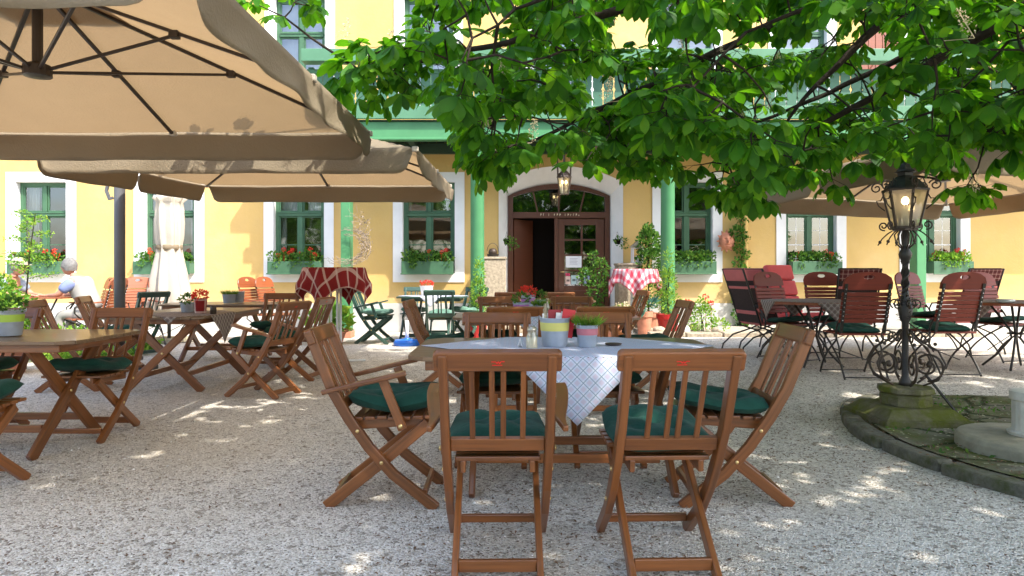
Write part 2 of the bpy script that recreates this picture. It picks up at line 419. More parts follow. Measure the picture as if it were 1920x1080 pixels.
WY, WP = 13.5, 94.8
def wx(px): return (px-960)/WP
def wz(py): return CAMH-(py-HZ)/WP
inn = thing('inn_building', 'yellow plastered inn with green windows, arched doorway and long green balcony', 'building', (0, WY, 0))
WIN = [(30, 125), (270, 365), (513, 608), (755, 853), (1241, 1336), (1473, 1568), (1704, 1800)]
ZB, ZT = wz(513), wz(341)
UW = [(275, 365), (515, 610), (757, 850), (1000, 1095), (1241, 1336), (1458, 1550), (1704, 1800)]
UB, UT = 4.55, 6.62
DX0, DX1 = wx(935), wx(1168); DSP, DAP = 2.95, 3.27
def arc(x0, x1, zs, za, n=20):
    c = (x0+x1)/2; hw = (x1-x0)/2; h = za-zs; r = (hw*hw+h*h)/(2*h); zc = za-r; a0 = math.asin(hw/r)
    return [(c+r*math.sin(a), zc+r*math.cos(a)) for a in [(-a0+2*a0*i/n) for i in range(n+1)]]
def wall():
    mb = MB(); holes = [(wx(a), wx(b), ZB, ZT) for a, b in WIN] + [(wx(a), wx(b), UB, UT) for a, b in UW] + [(DX0, DX1, -1, 3.3)]
    xs = sorted(set([-17, 17] + [h[0] for h in holes] + [h[1] for h in holes])); zs = sorted(set([0.0, 9.0, 3.3] + [h[2] for h in holes if h[2] > 0] + [h[3] for h in holes]))
    for i in range(len(xs)-1):
        for j in range(len(zs)-1):
            cx, cz = (xs[i]+xs[i+1])/2, (zs[j]+zs[j+1])/2
            if any(h[0] < cx < h[1] and h[2] < cz < h[3] for h in holes): continue
            mb.add([(xs[i], 0, zs[j]), (xs[i+1], 0, zs[j]), (xs[i+1], 0, zs[j+1]), (xs[i], 0, zs[j+1])], [(0,1,2,3)])
    top = arc(DX0, DX1, DSP, DAP)
    for a, b in zip(top[:-1], top[1:]):
        mb.add([(a[0], 0, a[1]), (b[0], 0, b[1]), (b[0], 0, 3.3), (a[0], 0, 3.3)], [(0,1,2,3)])
    # back shell so that the house is closed
    mb.boxm(-17, 17, 6.0, 6.1, 0, 9); mb.boxm(-17.1, -17, 0, 6.1, 0, 9); mb.boxm(17, 17.1, 0, 6.1, 0, 9); mb.boxm(-17.1, 17.1, .0, 6.1, 9, 9.1)
    mb.build('wall', m_plaster, inn)
    mb = MB()
    for a, b in ((-17, DX0-.02), (DX1+.02, 17)): mb.boxm(a, b, -.035, -.003, 0, .56)
    mb.build('plinth', m_plinth, inn, bevel=.008)
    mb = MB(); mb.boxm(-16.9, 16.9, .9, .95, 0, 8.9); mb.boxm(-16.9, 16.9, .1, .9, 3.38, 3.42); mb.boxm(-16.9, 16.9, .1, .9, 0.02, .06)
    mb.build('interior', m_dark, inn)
wall()

def window(x0, x1, z0, z1, lower=True, curt='lace', seed=0):
    w = MB(); dp = .13
    # reveal (white) as the window's own mesh
    for a, b, c, d in ((x0, x0+.004, z0, z1), (x1-.004, x1, z0, z1)): w.boxm(a, b, -.004, dp+.05, c, d)
    w.boxm(x0+.005, x1-.005, -.004, dp+.05, z1-.004, z1); w.boxm(x0+.005, x1-.005, -.03, dp+.05, z0, z0+.006)
    win = w.build('window', m_trim, inn)
    s = MB(); k = .19; y0, y1 = -.022, -.002
    s.boxm(x0-k, x0, y0, y1, z0-.17, z1+k); s.boxm(x1, x1+k, y0, y1, z0-.17, z1+k)
    s.boxm(x0, x1, y0, y1, z1, z1+k); s.boxm(x0, x1, y0, y1, z0-.17, z0)
    s.boxm(x0-.05, x1+.05, -.05, -.023, z0-.03, z0+.0) if not lower else None
    s.build('surround', m_trim, win)
    f = MB(); t = .065; y0, y1 = dp-.02, dp+.04; xm = (x0+x1)/2; zt = z0+(z1-z0)*.655
    X0, X1, Z0, Z1 = x0+.005, x1-.005, z0+.007, z1-.005
    f.boxm(X0, X0+t, y0, y1, Z0, Z1); f.boxm(X1-t, X1, y0, y1, Z0, Z1)
    f.boxm(X0+t, X1-t, y0, y1, Z1-t, Z1); f.boxm(X0+t, X1-t, y0, y1, Z0, Z0+t)
    f.boxm(X0+t, X1-t, y0-.02, y1, zt-.045, zt+.04); f.boxm(X0+t, X1-t, y0-.035, y0-.021, zt+.012, zt+.03)
    f.boxm(xm-.045, xm+.045, y0-.012, y1, Z0+t, zt-.046); f.boxm(xm-.04, xm+.04, y0-.012, y1, zt+.041, Z1-t)
    for a, b in ((X0+t, xm-.045), (xm+.045, X1-t)):
        e = .028
        for c, d in ((Z0+t, zt-.046), (zt+.041, Z1-t)):
            f.boxm(a, a+e, y0+.012, y1-.004, c, d); f.boxm(b-e, b, y0+.012, y1-.004, c, d)
            f.boxm(a+e, b-e, y0+.012, y1-.004, c, c+e); f.boxm(a+e, b-e, y0+.012, y1-.004, d-e, d)
    f.build('frame', m_gframe, win, bevel=.004, seg=1)
    g = MB()
    for a, b in ((X0+t+.028, xm-.073), (xm+.073, X1-t-.028)):
        zz = Z0 + (zt-Z0)*.48
        g.boxm(a, b, y0+.016, y0+.03, zz-.009, zz+.009)
        if seed in (5, 6):
            g.boxm((a+b)/2-.005, (a+b)/2+.005, y0+.03, y0+.038, Z0+t, zt-.06)
            for q in (.25, .72): g.boxm(a, b, y0+.03, y0+.036, Z0+(zt-Z0)*q-.004, Z0+(zt-Z0)*q+.004)
    g.build('glazing_bar', m_gframe if seed < 5 else m_trim, win)
    g = MB(); g.add([(X0+t, dp+.012, Z0+t), (X1-t, dp+.012, Z0+t), (X1-t, dp+.012, Z1-t), (X0+t, dp+.012, Z1-t)], [(0,1,2,3)])
    g.build('glass', m_glass, win)
    c = MB()
    rng = random.Random(seed)
    def fold(xa, xb, za, zb, amp=.02, fr=50):
        c.grid(24, 4, lambda u, v: (xa+(xb-xa)*u, dp+.16+amp*math.sin(u*(xb-xa)*fr*2)+.006*math.sin(v*9), za+(zb-za)*v))
    if curt == 'full': fold(X0+.05, X1-.05, Z0, Z1, .015)
    elif curt == 'none': fold(X0+.04, X0+.12, zt, Z1)
    elif curt == 'sides': fold(X0+.04, X0+.26, Z0, Z1); fold(X1-.2, X1-.04, Z0, Z1)
    else:
        fold(X0+.03, xm-.06, zt+.02, Z1); fold(xm+.1, X1-.04, zt+.05, Z1)
        fold(X0+.03, X0+.16, Z0, zt)
    c.build('curtain', m_curtain, win, smooth=True)
    return win
for i, (a, b) in enumerate(WIN): window(wx(a), wx(b), ZB, ZT, True, ['sides', 'sides', 'lace', 'none', 'none', 'none', 'none'][i], i)
for i, (a, b) in enumerate(UW): window(wx(a), wx(b), UB, UT, False, 'full', 10+i)
# warm wooden inner frames behind the left and middle windows
# ---- doorway
def doorway():
    D = .36; ix0, ix1, isp, iap = -.08, 1.98, 2.72, 2.965
    o = [(DX0, 0)] + arc(DX0, DX1, DSP, DAP) + [(DX1, 0)]; i_ = [(ix0, 0)] + arc(ix0, ix1, isp, iap) + [(ix1, 0)]
    mb = MB(); n = len(o)
    mb.add([(x, -.02, z) for x, z in o] + [(x, D, z) for x, z in i_], [(k, k+1, n+k+1, n+k) for k in range(n-1)])
    mb.build('door_reveal', m_trim, inn)
    mb = MB(); t = .10
    a1 = [(ix0, .0)] + arc(ix0, ix1, isp, iap) + [(ix1, .0)]; a2 = [(ix0+t, .0)] + arc(ix0+t, ix1-t, isp-.02, iap-t) + [(ix1-t, .0)]
    for k in range(n-1):
        q = [a1[k], a1[k+1], a2[k+1], a2[k]]
        mb.prism(q, lambda a, b, tt: (a, tt, b), D-.05, D+.06)
    mb.box(ix0+t, ix1-t, D-.06, D+.05, 2.27, 2.39)
    mb.box(.86, .93, D-.03, D+.05, .15, 2.27)
    d = mb.build('door_frame', m_door, inn, bevel=.004)
    mu = MB()
    for x, dx in ((.95, 0), (.50, -.07), (1.40, .07)): mu.bar((x-dx*.3, D, 2.39), (x+dx, D, 2.86 if dx == 0 else 2.80), .03, .03, (0, 1, 0))
    mu.build('muntin', m_door, d)
    g = MB(); top = arc(ix0+t, ix1-t, isp-.02, iap-t)
    g.add([(x, D+.02, z) for x, z in top] + [(ix1-t, D+.02, 2.39), (ix0+t, D+.02, 2.39)], [tuple(range(len(top)+2))])
    g.build('glass', m_glass, d)
    # pale carved lettering, too small to read
    le = MB(); rg = random.Random(3); x = .52
    while x < 1.42:
        h = rg.choice([.028, .04, .05]); wd = rg.uniform(.012, .028)
        if rg.random() > .22:
            le.boxm(x, x+.007, D-.066, D-.062, 2.31, 2.31+h)
            if rg.random() > .4: le.boxm(x+.0072, x+wd, D-.066, D-.062, 2.31+h*rg.choice([0, .4, .8]), 2.31+h*rg.choice([.85, 1])*.0+2.31*0+.0 if False else 2.31+h*rg.choice([.9, 1.0]))
        x += .055
    le.build('lettering', M('pale_gilt', (.6, .5, .35), .5), d)
    # right leaf
    r = MB(); x0, x1 = .935, 1.87; y0, y1 = D-.01, D+.03
    r.box(x0, x0+.13, y0, y1, .15, 2.26); r.box(x1-.17, x1, y0, y1, .15, 2.26)
    r.box(x0+.13, x1-.17, y0, y1, 2.13, 2.26); r.box(x0+.13, x1-.17, y0, y1, .15, .90)
    r.box(x0+.13+.33, x0+.13+.37, y0, y1, .9, 2.13)
    for k in (1, 2, 3): r.box(x0+.13, x0+.13+.33, y0, y1, .9+k*.31-.017, .9+k*.31+.017); r.box(x0+.50, x1-.17, y0, y1, .9+k*.31-.017, .9+k*.31+.017)
    r.box(x0+.2, x1-.24, y0-.012, y0-.001, .25, .8)
    leaf = r.build('door_leaf', m_door, inn, bevel=.004)
    g = MB(); g.add([(x0+.13, D+.012, .9), (x1-.17, D+.012, .9), (x1-.17, D+.012, 2.13), (x0+.13, D+.012, 2.13)], [(0,1,2,3)]); g.build('glass', m_glass, leaf)
    n_ = MB(); n_.boxm(1.09, 1.41, D-.022, D-.016, 1.27, 1.50); no = n_.build('paper_notice', M('notice_paper', (.75, .76, .8), .7), leaf)
    t_ = MB()
    for k in range(5): t_.boxm(1.17, 1.33-.02*(k % 2), D-.026, D-.0235, 1.335+.028*k, 1.342+.028*k)
    t_.build('notice_text', M('grey_ink', (.3, .3, .35), .7), no)
    for xx, zz, ww, hh, c in ((1.085, .93, .10, .16, (.7, .5, .45)), (1.085, 1.10, .09, .05, (.7, .05, .15)), (1.20, .93, .11, .18, (.45, .6, .62)), (1.325, .94, .07, .17, (.6, .65, .65)), (1.46, .94, .11, .16, (.35, .42, .6)), (1.47, 1.14, .08, .08, (.4, .6, .5))):
        s = MB(); s.boxm(xx, xx+ww, D-.022, D-.016, zz, zz+hh); st = s.build('sticker', M('sticker', c, .5), leaf)
        s = MB(); s.boxm(xx+ww*.2, xx+ww*.8, D-.026, D-.0235, zz+hh*.35, zz+hh*.6); s.build('sticker_mark', M('sticker_mark', sc(c, .25), .5), st)
    h = MB(); h.tube([(.99, D-.02, 1.18), (.99, D-.07, 1.18), (1.06, D-.07, 1.18)], .009); h.build('handle', m_brass, leaf, smooth=True)
    l = MB(); l.bar((.03, D+.05, 1.2), (.42, D+.45, 1.2), .04, 2.1, (0, 1, 0)); l.build('open_door_leaf', m_door, inn)
    s = MB(); s.boxm(DX0-.1, DX1+.1, -.38, D+.5, 0, .14); s.build('doorstep', m_stone, inn, bevel=.015)
doorway()

# ---- balcony
BY = -1.3
def balcony():
    mb = MB(); x0, x1 = -3.66, 16.5
    mb.boxm(x0+.06, x1, BY+.16, -.03, 3.75, 3.86); mb.boxm(x0+.02, x1, BY-.035, -.03, 3.872, 3.895); b = mb.build('balcony', m_gdark, inn)  # thin dark sheet put in for the shadow gap above the beam
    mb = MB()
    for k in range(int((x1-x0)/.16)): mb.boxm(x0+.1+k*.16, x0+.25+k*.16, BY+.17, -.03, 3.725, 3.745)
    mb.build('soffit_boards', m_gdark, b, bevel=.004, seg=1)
    mb = MB(); mb.boxm(x0+.05, x1, BY, BY+.16, 3.54, 3.87); mb.boxm(x0+.05, x1, BY-.02, BY+.001, 3.54, 3.58); mb.build('beam', m_gcol, b, bevel=.01)
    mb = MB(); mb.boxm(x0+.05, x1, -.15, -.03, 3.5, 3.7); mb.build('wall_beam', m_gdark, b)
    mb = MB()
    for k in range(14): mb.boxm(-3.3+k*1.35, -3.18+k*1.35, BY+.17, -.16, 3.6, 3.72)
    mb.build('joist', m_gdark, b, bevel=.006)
    mb = MB(); mb.boxm(x0, x1, BY-.10, BY-.04, 3.90, 4.13); mb.build('bottom_board', m_gbalc, b, bevel=.008)
    mb = MB(); mb.boxm(x0, x1, BY-.03, BY+.05, 4.70, 4.80); mb.boxm(x0, x1, BY-.05, BY-.031, 4.72, 4.78); mb.build('rail', m_gbalc, b, bevel=.008)
    mb = MB(); mb.boxm(x0-.02, x1, BY-.30, BY-.06, 4.86, 5.08); mb.build('planter_shelf', m_gbalc, b, bevel=.01)
    mb = MB(); e = [(0, 0), (0, .16), (.016, .19), (0, .22), (0, .30), (.022, .345), (0, .39), (0, .47), (.010, .49), (0, .51), (0, .64)]
    x = x0+.1; wpl = .192
    while x < x1:
        pts = [(x+.009+a, 4.09+c) for a, c in e] + [(x+wpl-.009-a, 4.09+c) for a, c in reversed(e)]
        mb.prism(pts, lambda a, c, t: (a, t, c), BY-.036, BY-.012); x += wpl
    mb.build('railing', m_gpanel, b)
    mb = MB()
    for k in range(9): mb.boxm(x0+.02+k*2.45, x0+.12+k*2.45, BY-.005, BY+.07, 3.88, 4.84)
    mb.build('railing_post', m_gpanel, b, bevel=.006)
    for px in (895, 1252):
        x = PX(px, WY+BY+.08); mb = MB()
        mb.lathe([(.17, 0), (.17, .12), (.135, .16), (.125, .25), (.122, 3.3), (.14, 3.34), (.14, 3.4), (.16, 3.45), (.16, 3.54)], 28, (x, BY+.08, 0))
        c = mb.build('column', m_gcol, b, smooth=True, bevel=.004)
        br = MB()
        for s in (-1, 1): br.path([(x+s*.12, BY+.06, 2.95), (x+s*.16, BY+.06, 3.2), (x+s*.34, BY+.06, 3.52)], .09, .07, (0, 1, 0))
        br.build('bracket', m_gcol, c, bevel=.006)
    for px in (650, 1722):
        x = PX(px, WY+BY+.1); mb = MB(); mb.boxm(x-.085, x+.085, BY, BY+.24, .12, 3.54); c = mb.build('column', m_gcol, b, bevel=.012)
        mb = MB(); mb.boxm(x-.11, x+.11, BY-.03, BY+.27, 0, .115); mb.build('column_base', m_terra, c, bevel=.01)
balcony()
mb = MB(); mb.tube([(4.58, -.09, 0), (4.58, -.09, 3.45), (4.58, -.05, 3.6)], .055, 14); mb.build('downpipe', m_plaster, inn, smooth=True)
mb = MB(); mb.boxm(7.0, 7.75, .01, .03, 5.0, 6.0); mb.bar((6.95, -.03, 5.0), (7.65, -.03, 6.0), .10, .03, (0, 1, 0))
for k in range(6): mb.boxm(6.9+.14*k, 7.03+.14*k, -.02, .0, 4.95, 6.05)
mb.build('wooden_shutter', m_orwood, inn, bevel=.004)

# ---- flower boxes
def flowerbox(px0, px1, label, red=1.0, zs=0, green=None):
    x0, x1 = wx(px0), wx(px1); t = thing('flower_box', label, 'flower box', ((x0+x1)/2, WY-.12, ZB), 0, 'green flower boxes under the inn windows')
    w = (x1-x0)/2+.01; mb = MB()
    mb.boxm(-w, w, -.12, -.10, 0, .24); mb.boxm(-w, w, .09, .11, 0, .24); mb.boxm(-w, -w+.02, -.10, .09, 0, .24); mb.boxm(w-.02, w, -.10, .09, 0, .24); mb.boxm(-w+.02, w-.02, -.10, .09, .0, .02)
    mb.boxm(-w-.015, w+.015, -.135, -.121, -.015, .01)
    mb.build('box', m_gframe, t, bevel=.006)
    mb = MB(); mb.boxm(-w+.02, w-.02, -.10, .09, .17, .19); mb.build('soil', m_dark, t)
    mb = MB()
    for k in range(9): mb.bush((-w+.1+(2*w-.2)*k/8, -.03+random.uniform(-.04, .03), .30+random.uniform(-.02, .04)), (.11, .11, .11), 70, .06, .05)
    for k in range(5): mb.bush((random.uniform(-w+.1, w-.1), -.12, .2), (.06, .05, .09), 25, .05, .04, up=-.6)
    mb.build('foliage', green or m_green, t)
    mb = MB()
    for k in range(int(9*red)):
        c = (random.uniform(-w+.08, w-.08), random.uniform(-.12, .04), random.uniform(.36, .48)); mb.bush(c, (.035, .035, .03), 26, .028, .026)
        mb.tube([(c[0], c[1], .2), c], .003, 3)
    mb.build('flowers', m_petal, t)
    return t
flowerbox(30, 125, 'weathered green flower box with orange blossoms under the far left window behind the two men', 1.0)
flowerbox(262, 365, 'green flower box under the window behind the closed parasol', .4)
flowerbox(510, 605, 'green flower box with red geraniums behind the dark red checked bar table', 1.0)
flowerbox(757, 850, 'green flower box left of the arched doorway, behind the green chairs', .5)
flowerbox(1252, 1336, 'green flower box of leaves only, right of the round column beside the door', .0)
flowerbox(1478, 1568, 'light green flower box with few red flowers above the red wooden chairs', .5)
flowerbox(1738, 1810, 'green flower box with bright red geranium right of the square green post', .7, green=m_bright)

# ---- island with flagstones
IC = Vector((4.75, 4.6, 0)); IR = 2.28
def island():
    mb = MB(); n = 72
    vs = [(IC.x, IC.y, .062)]; fs = []
    rr = [.25, .5, .75, .93]
    for q in rr:
        for k in range(n):
            a = 2*math.pi*k/n; x, y = IC.x+IR*q*math.cos(a), IC.y+IR*q*math.sin(a)
            vs.append((x, y, .062+.018*noise.noise(Vector((x*1.5, y*1.5, 3)))))
    for k in range(n): fs.append((0, 1+k, 1+(k+1) % n))
    for j in range(len(rr)-1):
        for k in range(n): a, b = 1+j*n+k, 1+j*n+(k+1) % n; fs.append((a, a+n, b+n, b))
    mb.add(vs, fs); tag(mb.build('paving', m_flag, smooth=True), kind='structure')
    mb = MB(); m = 26
    for k in range(m):
        a0, a1 = 2*math.pi*(k+.03)/m, 2*math.pi*(k+.97)/m; h = .068+random.uniform(-.008, .008); o = random.uniform(-.015, .015)
        r0, r1 = IR*.945, IR+o; st = 4
        q = [(r1*math.cos(a0+(a1-a0)*i/st), r1*math.sin(a0+(a1-a0)*i/st)) for i in range(st+1)] + [(r0*math.cos(a1-(a1-a0)*i/st), r0*math.sin(a1-(a1-a0)*i/st)) for i in range(st+1)]
        mb.prism(q, lambda a, b, t: (IC.x+a, IC.y+b, t), -.02, h)
    tag(mb.build('kerb', m_kerb, bevel=.018, seg=3), kind='structure')
island()
# low stone step in front of the beds
mb = MB()
for k in range(9):
    x0 = 2.3+k*.62; mb.boxm(x0, x0+.6, 11.4, 11.62+random.uniform(0, .02), 0, .17+random.uniform(-.01, .01))
tag(mb.build('garden_kerb', m_stone, bevel=.02, seg=2), kind='structure')
mb = MB(); mb.boxm(2.3, 7.9, 11.63, WY-.05, 0, .12); tag(mb.build('planting_bed', noisy('gravelly_soil', (.34, .31, .26), .95, .4, 20, .7, 60), smooth=False), kind='structure')
mb = MB(); mb.bar((-9.5, 10.3, .015), (-3.2, 10.3, .015), 1.5, .02, (0, 1, 0)); 
# grass / lawn strip left
mb = MB()
for _ in range(16000):
    x = random.uniform(-10.5, -5.2); y = random.uniform(8.9, 10.2)
    if x > -6.2 and random.random() < .5: continue
    p = Vector((x, y, 0)); h = random.uniform(.08, .42)*(1 if x < -6 else .5)
    d = Vector((random.uniform(-.4, .4), random.uniform(-.4, .4), 1)).normalized()
    mb.leaf(p+Vector((0, 0, random.uniform(0, h))), Vector((random.uniform(-1, 1), random.uniform(-1, 1), .8)).normalized(), Vector((random.uniform(-1, 1), random.uniform(-1, 1), .2)).normalized(), .07, .045)
tag(mb.build('ground_cover', m_bright), 'bright green low ground cover behind the left tables', 'ground cover', None, 'stuff')
mb = MB()
for _ in range(2600):
    a = random.uniform(0, 6.28); r = IR*math.sqrt(random.uniform(.02, .84)); x, y = IC.x+r*math.cos(a), IC.y+r*math.sin(a)
    if noise.noise(Vector((x*1.7, y*1.7, 9))) < .08: continue
    mb.leaf(Vector((x, y, .055)), Vector((random.uniform(-1, 1), random.uniform(-1, 1), random.uniform(.3, 1.4))).normalized(), Vector((random.uniform(-1, 1), random.uniform(-1, 1), .4)).normalized(), random.uniform(.02, .05), .02)
tag(mb.build('weeds', m_green), 'small green weeds between the mossy flagstones', 'weeds', None, 'stuff')
# fallen petals and husks
mb = MB()
m_litter = noisy('dry_litter', (.15, .085, .045), .9, .7, 60, 0)
for _ in range(24000):
    x = random.gauss(1.6, 2.4); y = random.uniform(1.9, 8.5)
    if noise.noise(Vector((x*.8, y*.8, 1))) + (x-1.0)*.13 < random.uniform(-.5, .35): continue
    z = gz(x, y)+.009
    if (Vector((x, y, 0))-IC).length < IR+.02: z = .085 if (Vector((x, y, 0))-IC).length > IR*.92 else .068
    mb.leaf(Vector((x, y, z)), Vector((random.uniform(-1, 1), random.uniform(-1, 1), .1)).normalized(), Vector((random.uniform(-.3, .3), random.uniform(-.3, .3), 1)).normalized(), random.uniform(.010, .034), random.uniform(.005, .015))
tag(mb.build('fallen_petals', m_litter), 'brown fallen blossom litter scattered over the gravel', 'litter', None, 'stuff')

m_peb = M('pebbles', (.4, .38, .35), .85, .3); _n = N(m_peb); _g = _n.n('ShaderNodeNewGeometry')
_n.col(_n.ramp(_g.outputs['Random Per Island'], [(0, (.10, .08, .06)), (.25, (.30, .27, .23)), (.6, (.50, .47, .43)), (1, (.78, .75, .70))]))
mb = MB()
for _ in range(16000):
    y = 1.9+4.2*random.random()**1.6; x = random.uniform(-.80, .80)*y
    if (Vector((x, y, 0))-IC).length < IR+.03: continue
    s = random.uniform(.003, .0075)*(1.6 if random.random() < .06 else 1); a = random.uniform(0, 6.28); z = .004*noise.noise(Vector((x*.8, y*.8, 0)))
    q = [(x+s*random.uniform(.7, 1.2)*math.cos(a+k*1.57), y+s*random.uniform(.7, 1.2)*math.sin(a+k*1.57), z-.001) for k in range(4)]; t_ = (x+s*.2, y, z+s*random.uniform(.6, 1.0))
    mb.add(q+[t_], [(0,1,4),(1,2,4),(2,3,4),(3,0,4)])
tag(mb.build('loose_gravel', m_peb), 'loose pale gravel stones strewn over the yard', 'gravel', None, 'stuff')

# ================================================================ FOLDING CHAIRS AND TABLES
PP = [(-.362, .895), (-.285, .70), (-.245, .60), (-.165, .46), (-.06, .31), (.06, .175), (.28, 0.0)]
def post_y(z):
    for (y0, z0), (y1, z1) in zip(PP[:-1], PP[1:]):
        if z1 <= z <= z0: return y0+(y1-y0)*(z0-z)/(z0-z1)
    return PP[0][0]
def cushion_mb(seed, w=.212, d=.245, cy=.055, z=.468, h=.105, lift=0):
    rg = random.Random(seed); mb = MB(); n = 22; ph = [rg.uniform(0, 6) for _ in range(4)]
    tuft = [(-.35, -.3), (.35, -.3), (-.35, .35), (.35, .35), (0, .02)]
    def P(u, v, top):
        a, b = u*2-1, v*2-1
        # squircle mapping keeps corners soft
        x = a*math.sqrt(1-.18*b*b); y = b*math.sqrt(1-.18*a*a)
        e = max(0, 1-abs(a)**5)**.5*max(0, 1-abs(b)**5)**.5
        t = h*.5*e
        t *= 1+.18*math.sin(3*a+ph[0])*math.sin(2.5*b+ph[1])
        if top:
            for tx, ty in tuft: t -= .030*math.exp(-((a-tx)**2+(b-ty)**2)/.02)
            t += .006*math.sin(a*9+ph[2]+b*4)*e
        zc = z+h*.42+.022*max(0, b)+lift*max(0, -b)*.9*abs(a) + .012*math.sin(b*2+ph[3])
        return (x*w, cy+y*d, zc + (t if top else -t*.75))
    mb.grid(n, n, lambda u, v: P(u, v, True)); mb.grid(n, n, lambda u, v: P(1-u, v, False))
    return mb
def folding_chair(label, group, mats=(None, None), arms=False, seed=1, lift=0, emblem=True, loc=(0,0,0), rz=0):
    mw = mats[0] or m_wood; mc = mats[1] or m_cushion
    t = thing('folding_armchair' if arms else 'folding_chair', label, 'chair', loc, rz, group)
    X = Vector((1, 0, 0))
    for s in (-1, 1):
        mb = MB(); mb.path([(s*.203, y, z) for y, z in PP], .034, [.05]*0 or .052, X); mb.build('post', mw, t, bevel=.005)
    for s in (-1, 1):
        mb = MB(); mb.path([(s*.165, .235, .425), (s*.165, -.02, .21), (s*.165, -.285, 0)], .026, .058, X); mb.build('leg', mw, t, bevel=.005)
    mb = MB(); d = Vector((0, PP[0][0]-PP[1][0], PP[0][1]-PP[1][1])).normalized(); c = Vector((0, -.351, .868))
    q = [(-.24, -.040), (-.24, .030), (-.228, .041), (.228, .041), (.24, .030), (.24, -.040)]
    nn = X.cross(d).normalized(); mb.prism(q, lambda a, b, k: c+X*a+d*b+nn*k, -.019, .019); mb.build('top_rail', mw, t, bevel=.010, seg=3)
    mb = MB(); mb.bar((-.185, post_y(.52), .52), (.185, post_y(.52), .52), .024, .056, nn); mb.build('back_rail', mw, t, bevel=.004)
    for x in (-.098, -.022, .022, .098):
        mb = MB(); mb.path([(x, post_y(.545), .545), (x, post_y(.70)+.004, .70), (x, post_y(.835), .835)], .021, .014, X); mb.build('back_slat', mw, t, bevel=.003, seg=1)
    for s in (-1, 1):
        mb = MB(); mb.bar((s*.140, -.145, .412), (s*.140, .265, .437), .022, .05, X); mb.build('seat_rail', mw, t, bevel=.004)
    mb = MB()
    for k in range(7):
        y = -.125+k*.062; hw = .172 if y < .0 else .208
        mb.bar((-hw, y, .446+.0025*k), (hw, y, .446+.0025*k), .050, .018, (0, 1, 0))
    mb.build('seat', mw, t, bevel=.004)
    for (x, y, z) in ((.184, .235, .075),):
        mb = MB(); mb.bar((-.186, y-.015, z), (.186, y-.015, z), .036, .022, (0, 0, 1)); mb.build('stretcher', mw, t, bevel=.004)
    mb = MB(); mb.bar((-.152, -.235, .055), (.152, -.235, .055), .048, .02, (0, 0, 1)); mb.build('stretcher', mw, t, bevel=.004)
    for s in (-1, 1):
        for y, z in ((-.115, .395), (.005, .235)):
            mb = MB(); mb.sphere((s*.221, y, z), .010, 10, 6, (.6, 1, 1)); mb.build('bolt', m_brass, t, smooth=True)
    if mc is not False:
        cushion_mb(seed, lift=lift).build('cushion', mc, t, smooth=True)
    if arms:
        for s in (-1, 1):
            mb = MB(); pts = []
            n = 12
            L = [(s*(.262-.014*math.sin(math.pi*i/n*1.9)), -.285+.42*i/n, .595+.10*i/n) for i in range(n+1)]
            wl = [.030+.030*sm((i/n)*1.6)-.008*math.cos(i/n*9) for i in range(n+1)]
            mb.path(L, wl, .024, X); mb.build('armrest', mw, t, bevel=.006)
            mb = MB(); mb.bar((s*.236, .015, .655), (s*.236, .115, .405), .024, .045, X); mb.build('arm_support', mw, t, bevel=.004)
            mb = MB(); mb.sphere((s*.252, .105, .425), .012, 10, 6, (.6, 1, 1)); mb.build('bolt', m_brass, t, smooth=True)
    if emblem:
        mb = MB(); e = c + nn*(-.0205) if nn.y > 0 else c + nn*.0205
        def L2(p): return e + X*p[0] + d*p[1]
        k = 1
        for a, b in (((-.023, .004), (-.006, .004)), ((-.006, .004), (-.001, -.004)), ((-.001, -.004), (.003, .006)), ((.003, .006), (.008, -.004)), ((.008, -.004), (.013, .005)), ((.013, .005), (.026, .005)), ((-.020, -.010), (.018, -.010))):
            mb.bar(L2(a), L2(b), .0035, .001, d if abs(b[1]-a[1]) < .002 else X)
        mb.build('emblem', m_red, t)
    return t

